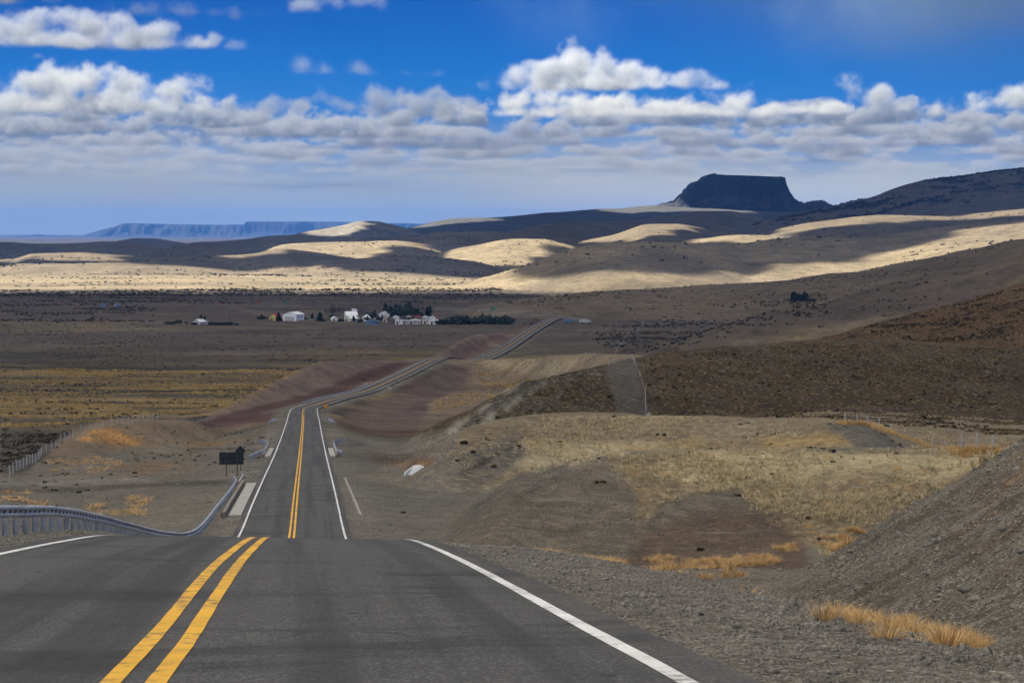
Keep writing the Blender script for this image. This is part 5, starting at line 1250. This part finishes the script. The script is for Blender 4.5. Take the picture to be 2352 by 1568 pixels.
for k, (q, n, a, b, s0, s1, dn) in enumerate([
    ([(0,992),(420,957),(560,925),(700,840),(860,818),(1000,790),(1090,748),(0,745)],3600,380,1450,.3,.8,clump(70,22,.10,.42,801)),
    ([(0,1090),(170,990),(0,985)],420,170,420,.2,.55,clump(14,9,-.1,.3,802)),
    ([(0,672),(1900,668),(1900,790),(1420,812),(1290,745),(0,747)],6500,950,2250,.5,1.7,clump(150,75,.08,.34,803)),
    ([(0,666),(1160,661),(1160,677),(0,682)],1500,1900,2400,1.2,2.6,clump(260,60,-.1,.2,804)),
    ([(0,612),(1200,612),(1150,662),(0,668)],1300,2200,3250,.7,2.2,clump(230,90,.18,.42,805)),
    ([(0,552),(950,535),(1500,500),(2352,470),(2352,640),(1100,660),(0,615)],3000,2300,5600,1.2,3.4,clump(240,130,.12,.36,806)),
    ([(1100,668),(2352,550),(2352,650),(1880,780),(1450,800)],2200,850,1750,.5,1.3,clump(120,50,.08,.34,807)),
    ([(1870,782),(2352,655),(2400,800),(1900,790)],2200,500,680,.25,.65,clump(22,9,-.05,.3,808)),
    ([(1000,1000),(1250,868),(1480,826),(1850,787),(2352,802),(2400,1010),(1900,975),(1250,955)],700,270,440,.22,.6,clump(12,9,.0,.4,809)),
    ([(1726,517),(1926,470),(2126,415),(2352,385),(2352,480),(2030,492),(1800,522)],2600,4800,5600,3.,7.,clump(190,140,.05,.3,810)),
    ([(1000,1000),(1250,957),(1940,972),(2250,1040),(2020,1200),(1780,1200),(1430,1120)],260,80,240,.12,.34,clump(9,7,-.1,.4,811)),
    ([(0,975),(560,985),(640,1000),(560,1100),(0,1230)],260,130,420,.14,.4,clump(14,8,.0,.4,812))]):
    C_ = scatter_px(q, n, a, b, 820+k, dn)
    if len(C_):
        qa, qb = proj(C_[:,0], C_[:,1], C_[:,2]); C_ = C_[~((qa > 360)&(qa < 1200)&(qb > 697)&(qb < 764))]
        qa, qb = proj(C_[:,0], C_[:,1], C_[:,2]); C_ = C_[~(((qa > 1270)&(qa < 1375)&(qb > 725)&(qb < 752)) | ((inpoly(STRIP, qa, qb)|inpoly(CUTF, qa, qb))&(C_[:,1] < 440)))]
    if len(C_): V, Fc = bushes(C_, np.random.default_rng(k).uniform(s0, s1, len(C_)), 840+k); put(V, Fc)
me = np_mesh('scrub', np.concatenate(VV), np.concatenate(FF), 4, False); tag(link('scrub', me, M_shrub), kind='stuff')
VV = []; FF = []; off = 0
for k, (q, n, a, b, dn) in enumerate([([(0,985),(420,955),(560,925),(700,845),(760,825),(900,800),(0,790)],14000,380,900,clump(80,16,.0,.4,831)),([(990,948),(1002,918),(1060,903),(1190,890),(1232,870),(1330,822),(1100,830),(1090,868),(1140,914)],2600,320,860,clump(25,14,-.2,.3,832))]):
    C_ = scatter_px(q, n, a, b, 850+k, dn); r = np.random.default_rng(k); V, Fc = blades(C_, .7*r.uniform(.5,1.5,len(C_)), .42*r.uniform(.5,1.5,len(C_)), 6, .11, 860+k, .4); put(V, Fc)
M_ytuft = leaf_mat('dry_grass', (.30,.20,.07), (.46,.32,.12), (.20,.14,.06))
me = np_mesh('dry_grass', np.concatenate(VV), np.concatenate(FF).reshape(-1), 3, False); tag(link('dry_grass', me, M_ytuft), kind='stuff')

# ---- loose stones
M_stone = leaf_mat('stone', (.085,.078,.068), (.25,.232,.205), (.04,.036,.031))
def stones(P, S_, seed):
    r = np.random.default_rng(seed); n = len(P)
    base = np.array([[1,0,0],[0,1,0],[-1,0,0],[0,-1,0],[0,0,.8],[0,0,-.8],[.62,.62,.4],[-.62,-.62,.4]]); tri = np.array([[0,6,4],[6,1,4],[1,2,4],[2,7,4],[7,3,4],[3,0,4],[0,1,6],[2,3,7],[1,0,5],[2,1,5],[3,2,5],[0,3,5]])
    V = base[None]*r.uniform(.6,1.3,(n,8,1))*S_[:,None,None]*r.uniform(.7,1.3,(n,1,3)); a = r.uniform(0,6.283,n); ca, sa = np.cos(a)[:,None], np.sin(a)[:,None]
    V = np.stack([V[:,:,0]*ca-V[:,:,1]*sa, V[:,:,0]*sa+V[:,:,1]*ca, V[:,:,2]], -1) + P[:,None,:]
    return V.reshape(-1,3), (np.arange(n)[:,None,None]*8+tri[None]).reshape(-1)
r = np.random.default_rng(71); P = []
for lo, hi, n in ((3.9,7.5,60000),(7.5,17,40000),(-7.5,-3.9,16000)):
    s_ = r.uniform(0,1,n)**1.4*62+9; d_ = r.uniform(lo,hi,n); h_ = road_head(s_); nn = np.sqrt(1+h_*h_); P.append(np.stack([road_x(s_)+d_/nn, s_-d_*h_/nn],1))
P = np.concatenate(P); z_ = gzv(P[:,0],P[:,1]); a, b = proj(P[:,0],P[:,1],z_); k = (a > -60)&(a < 2420); P = np.column_stack([P, z_])[k]
S_ = .0058*np.exp(r.normal(size=len(P))*.6)*(1+P[:,1]/32)
V, Fc = stones(P, np.clip(S_,.004,.07), 72); me = np_mesh('gravel', V, Fc, 3, False); tag(link('gravel', me, M_stone), kind='stuff')
VV = []; FF = []; off = 0
for k, (q, n, a, b, s0) in enumerate([([(1000,1000),(1450,1060),(1780,1200),(1800,1340),(1200,1290),(780,1240),(770,1000)],16000,58,330,.035),([(0,1240),(0,1000),(520,985),(660,960),(600,1100),(540,1235)],12000,100,430,.05),([(960,1010),(1250,868),(1480,826),(1490,955),(1250,955)],4000,270,380,.08),([(1700,1400),(2352,1000),(2420,1400),(2420,1568),(1700,1480)],16000,10,66,.016),([(1760,1340),(2352,1000),(2420,1400),(1800,1420)],900,20,66,.045)]):
    C_ = scatter_px(q, n, a, b, 900+k); V, Fc = stones(C_, s0*np.exp(np.random.default_rng(k).normal(size=len(C_))*.55), 910+k); put(V, Fc.reshape(-1))
me = np_mesh('rubble', np.concatenate(VV), np.concatenate(FF), 3, False); tag(link('rubble', me, M_stone), kind='stuff')
# boulders at the foot of the bank and in the ditch
for k, (x_, y_, w_, pale) in enumerate([(1912,1462,16,0) if False else (2240,1378,28,1),(2286,1385,20,0),(2160,1372,14,1),(1705,1332,12,0),(1720,1338,9,1),(1690,1398,10,0),(2330,1398,26,0),(1840,1386,10,1),(2200,1365,10,0),(1606,1320,9,0),(2120,1360,9,0),(1770,1372,9,1),(1560,1412,8,0),(2300,1330,10,1),(2225,1200,8,1),(1985,1290,8,1)]):
    p = ground_at(x_, y_, 12, 100); s = p.y/F*w_/2
    bm = bmesh.new(); bmesh.ops.create_icosphere(bm, subdivisions=2, radius=1)
    for v in bm.verts:
        n_ = float(noise2(v.co.x*1.4+k*5, v.co.y*1.4+v.co.z*1.9, 80)); v.co = v.co*(1+.35*n_); v.co.z *= .62; v.co.x *= 1.15
    me = bpy.data.meshes.new('boulder'); bm.to_mesh(me); bm.free()
    o_ = link('boulder', me, M_stone if not pale else M_concd); o_.location = p; o_.scale = (s,s,s); o_.rotation_euler = (0,0,k*1.3)
    tag(o_, ('pale' if pale else 'dark')+' loose boulder on the gravel at the foot of the right bank', 'boulder', 'boulders under the right bank')
# ------------------------------------------------------------------ LIGHT: sun, sky, clouds
SUN_EL = R(48); SUN_AZ = R(-68)                       # to the left and a little beyond
sdir = Vector((math.sin(SUN_AZ)*math.cos(SUN_EL), math.cos(SUN_AZ)*math.cos(SUN_EL), math.sin(SUN_EL)))
sl = bpy.data.lights.new('sun', 'SUN'); sl.energy = 3.9; sl.angle = R(.53); sl.color = (1., .93, .80)
so = bpy.data.objects.new('sun', sl); col.objects.link(so); so.rotation_euler = sdir.to_track_quat('Z','Y').to_euler(); so.location = (0,0,500)

w = bpy.data.worlds.new('World'); scn.world = w; w.use_nodes = True; w.node_tree.nodes.clear(); t = NT(w.node_tree)
wo = t.node('ShaderNodeOutputWorld'); bg = t.node('ShaderNodeBackground'); t.l.new(bg.outputs[0], wo.inputs[0])
sky = t.node('ShaderNodeTexSky', sky_type='NISHITA'); sky.sun_disc = False; sky.sun_elevation = SUN_EL; sky.sun_rotation = SUN_AZ; sky.altitude = 600; sky.dust_density = .3; sky.ozone_density = 2.5
SKY_S = .05
t.l.new(sky.outputs[0], bg.inputs[0]); bg.inputs[1].default_value = SKY_S

# ------------------------------------------------------------------ unseen cloud deck above and behind the view, shaped to lay shade on the land
HC = 1700.
LITP = [   # outlines of the sunlit land, traced where the photo shows them
 ([(-120,612),(400,610),(700,617),(1000,630),(1150,650),(1400,645),(1600,634),(1750,612),(1900,588),(2050,556),(2200,528),(2352,508),(2500,500),(2500,515),(2352,550),(2200,580),(2000,615),(1750,642),(1500,655),(1150,664),(700,672),(300,673),(-120,673)], 1300, 3200),
 ([(-120,575),(180,574),(330,582),(345,592),(200,601),(-120,604)], 3250, 4300),
 ([(490,592),(560,580),(640,571),(660,578),(600,588)], 3300, 4400),
 ([(640,566),(740,553),(900,549),(1000,562),(1040,570),(1000,580),(800,581),(690,576)], 3500, 4500),
 ([(980,596),(1020,572),(1090,556),(1180,545),(1300,555),(1345,570),(1260,592),(1110,606)], 3000, 4300),
 ([(1490,565),(1600,548),(1700,534),(1770,535),(1825,549),(1750,566),(1620,567)], 3000, 4200),
 ([(1320,553),(1400,536),(1490,510),(1570,510),(1660,524),(1620,545),(1450,560),(1330,566)], 3600, 5000),
 ([(1800,522),(1920,499),(2030,490),(2352,476),(2500,469),(2500,492),(2352,495),(2200,502),(2060,512),(1930,522),(1830,530)], 3000, 4500),
 ([(690,535),(780,518),(830,508),(870,508),(900,515),(890,530),(800,540),(700,542)], 5600, 7200),
 ([(960,520),(1000,505),(1180,497),(1180,503),(1010,520)], 7600, 9200),
 ([(1400,482),(1500,473),(1560,468),(1650,472),(1790,487),(1760,494),(1600,486),(1450,488)], 7900, 9300),
]
LIT = []
for P, ya, yb in LITP:
    LIT.append([(q[0], ground_at(q[0], q[1], ya, yb).y) for q in P])
LIT[0] = [(-600,3188),(400,3177),(700,3200),(1000,3037),(1150,2380),(1250,2215),(1400,2160),(1500,2160),(1600,2235),(1750,2320),(1900,2395),(2050,2470),(2200,2550),(2352,2640),(2600,2600),(2600,1700),(2352,1720),(2200,1725),(2000,1740),(1750,1760),(1500,1820),(1300,1960),(1150,2130),(700,2110),(300,2070),(-600,2080)]
LIT.append([(1430,8700),(1530,9250),(1560,9300),(1600,9300),(1625,9000),(1640,8900),(1440,8500)])
CS = 36.
gx = np.arange(-8000, 5000, CS); gy = np.arange(-2400, 10500, CS)
cx, cy = np.meshgrid(gx, gy)
k = (HC+45)/sdir.z
wx = cx - sdir.x*k; wy = cy - sdir.y*k                       # foot of the sun ray through the cloud
pu = CX + F*wx/np.maximum(wy, 5.)
nz = fbm(wx/420, wy/420, 5, 301)
shade = (wy > -2700) & (wy < 9900) & ((.30*np.maximum(wy,0)+2600-np.abs(wx))/400 + nz > .25)
X = pu + 26*nz; Y = wy*(1 + .022*fbm(wx/300, wy/200, 4, 303))
for P in LIT:
    P = np.array(P, float); ins = np.zeros(pu.shape, bool)
    for i in range(len(P)):
        ax, ay = P[i]; bx, by = P[(i+1)%len(P)]
        cond = ((ay > Y) != (by > Y)); xx = (bx-ax)*(Y-ay)/((by-ay) if by != ay else 1e-9)+ax
        ins ^= cond & (X < xx)
    shade &= ~(ins & (wy > 100))
sf_ = shade.astype(float)
for _ in range(7):
    q = np.pad(sf_, 1, mode='edge'); sf_ = (q[:-2,1:-1]+q[2:,1:-1]+q[1:-1,:-2]+q[1:-1,2:]+q[1:-1,1:-1])/5
shade = sf_ + .55*(np.random.default_rng(12).random(sf_.shape)-.5) > .5          # ragged, thinning edges
th = shade.astype(float)                                   # thickness grows away from the edges
for _ in range(14):
    q = np.pad(th, 1, mode='edge'); th = (q[:-2,1:-1]+q[2:,1:-1]+q[1:-1,:-2]+q[1:-1,2:]+q[1:-1,1:-1])/5*shade
ny, nx = shade.shape; W = nx+1
X1 = np.append(gx, gx[-1]+CS)-CS/2; Y1 = np.append(gy, gy[-1]+CS)-CS/2
bump = fbm(*np.meshgrid(X1/300, Y1/300), 5, 305)
thv = np.zeros((ny+1,nx+1))
for dy in (0,1):
    for dx in (0,1): thv[dy:ny+dy, dx:nx+dx] += th/4
vx, vy = np.meshgrid(X1, Y1)
vx = vx+14*fbm(vx/70, vy/70, 2, 307); vy = vy+14*fbm(vx/70+50, vy/70, 2, 308)
lo3 = np.stack([vx, vy, HC-18*bump], -1).reshape(-1,3); hi3 = np.stack([vx, vy, HC+25+90*thv*(1+.6*bump)], -1).reshape(-1,3)
NV = len(lo3); sj, si = np.nonzero(shade); a = sj*W+si; b = a+1; c = a+W+1; d = a+W
F4 = [np.stack([a,d,c,b],1), np.stack([a,b,c,d],1)+NV]
sp = np.pad(shade, 1)
for (oj, oi, p_, q_) in ((0,-1,d,a),(0,1,b,c),(-1,0,a,b),(1,0,c,d)):
    e = ~sp[sj+1+oj, si+1+oi]; F4.append(np.stack([p_[e], q_[e], q_[e]+NV, p_[e]+NV], 1))
F4 = np.concatenate(F4); used, inv_ = np.unique(F4, return_inverse=True)
me = np_mesh('shade_clouds', np.concatenate([lo3,hi3])[used], inv_.reshape(-1), 4)
ta_ = np.concatenate([thv.ravel(), thv.ravel()])[used]; set_col(me, 'Thick', np.stack([ta_]*3+[np.ones(len(ta_))], 1))
m = bpy.data.materials.new('cloud'); m.use_nodes = True; m.node_tree.nodes.clear(); t2 = NT(m.node_tree)
o2 = t2.node('ShaderNodeOutputMaterial'); df = t2.node('ShaderNodeBsdfDiffuse'); tr = t2.node('ShaderNodeBsdfTranslucent'); mx = t2.node('ShaderNodeMixShader')
df.inputs[0].default_value = (.9,.9,.9,1); mx.inputs[0].default_value = .93
cl = t2.lin(500, 2300, t2.sep(t2.pos())[1], .97, .27); t2.put(tr.inputs[0], t2.xyz(cl, t2.mul(cl,.985), t2.mul(cl,.95)))        # near deck passes more sun to brighten the foreground, far banks less
t2.l.new(df.outputs[0], mx.inputs[1]); t2.l.new(tr.outputs[0], mx.inputs[2]); tpn = t2.node('ShaderNodeBsdfTransparent'); mx2 = t2.node('ShaderNodeMixShader')
t2.put(mx2.inputs[0], t2.ss(.0, .24, t2.sep(t2.attr('Thick').outputs['Color'])[0])); t2.l.new(tpn.outputs[0], mx2.inputs[1]); t2.l.new(mx.outputs[0], mx2.inputs[2])      # thin, see-through rims
t2.l.new(mx2.outputs[0], o2.inputs[0])
shade_clouds = link('shade_clouds', me, m); tag(shade_clouds, 'unseen broken cloud deck shaped to shade the valley', 'shade_clouds', kind='stuff')

# ------------------------------------------------------------------ HAZE
mb = MB(); mb.box((0, 12500, 90), (44000, 33000, 420))
hz = mb.build('haze', None)
hm = bpy.data.materials.new('haze'); hm.use_nodes = True; hm.node_tree.nodes.clear(); t3 = NT(hm.node_tree)
ho = t3.node('ShaderNodeOutputMaterial'); pv = t3.node('ShaderNodeVolumePrincipled'); t3.l.new(pv.outputs[0], ho.inputs['Volume'])
pv.inputs['Color'].default_value = (.13,.375,1,1); pv.inputs['Density'].default_value = 3.6e-5; pv.inputs['Anisotropy'].default_value = 0.
hz.data.materials.append(hm); tag(hz, kind='stuff')

# ------------------------------------------------------------------ camera and output
cam = bpy.data.cameras.new('camera'); cam.sensor_width = 36; cam.lens = 36*F/2352; cam.clip_start = .5; cam.clip_end = 90000
co = bpy.data.objects.new('camera', cam); col.objects.link(co); co.location = (0,0,0); co.rotation_euler = (R(90)-PITCH, 0, 0)
scn.camera = co
scn.view_settings.view_transform = 'Standard'; scn.view_settings.look = 'None'; scn.view_settings.exposure = EXPO; scn.view_settings.gamma = 1
scn.cycles.use_denoising = True
scn.cycles.max_bounces = 6; scn.cycles.volume_bounces = 1; scn.cycles.transparent_max_bounces = 8
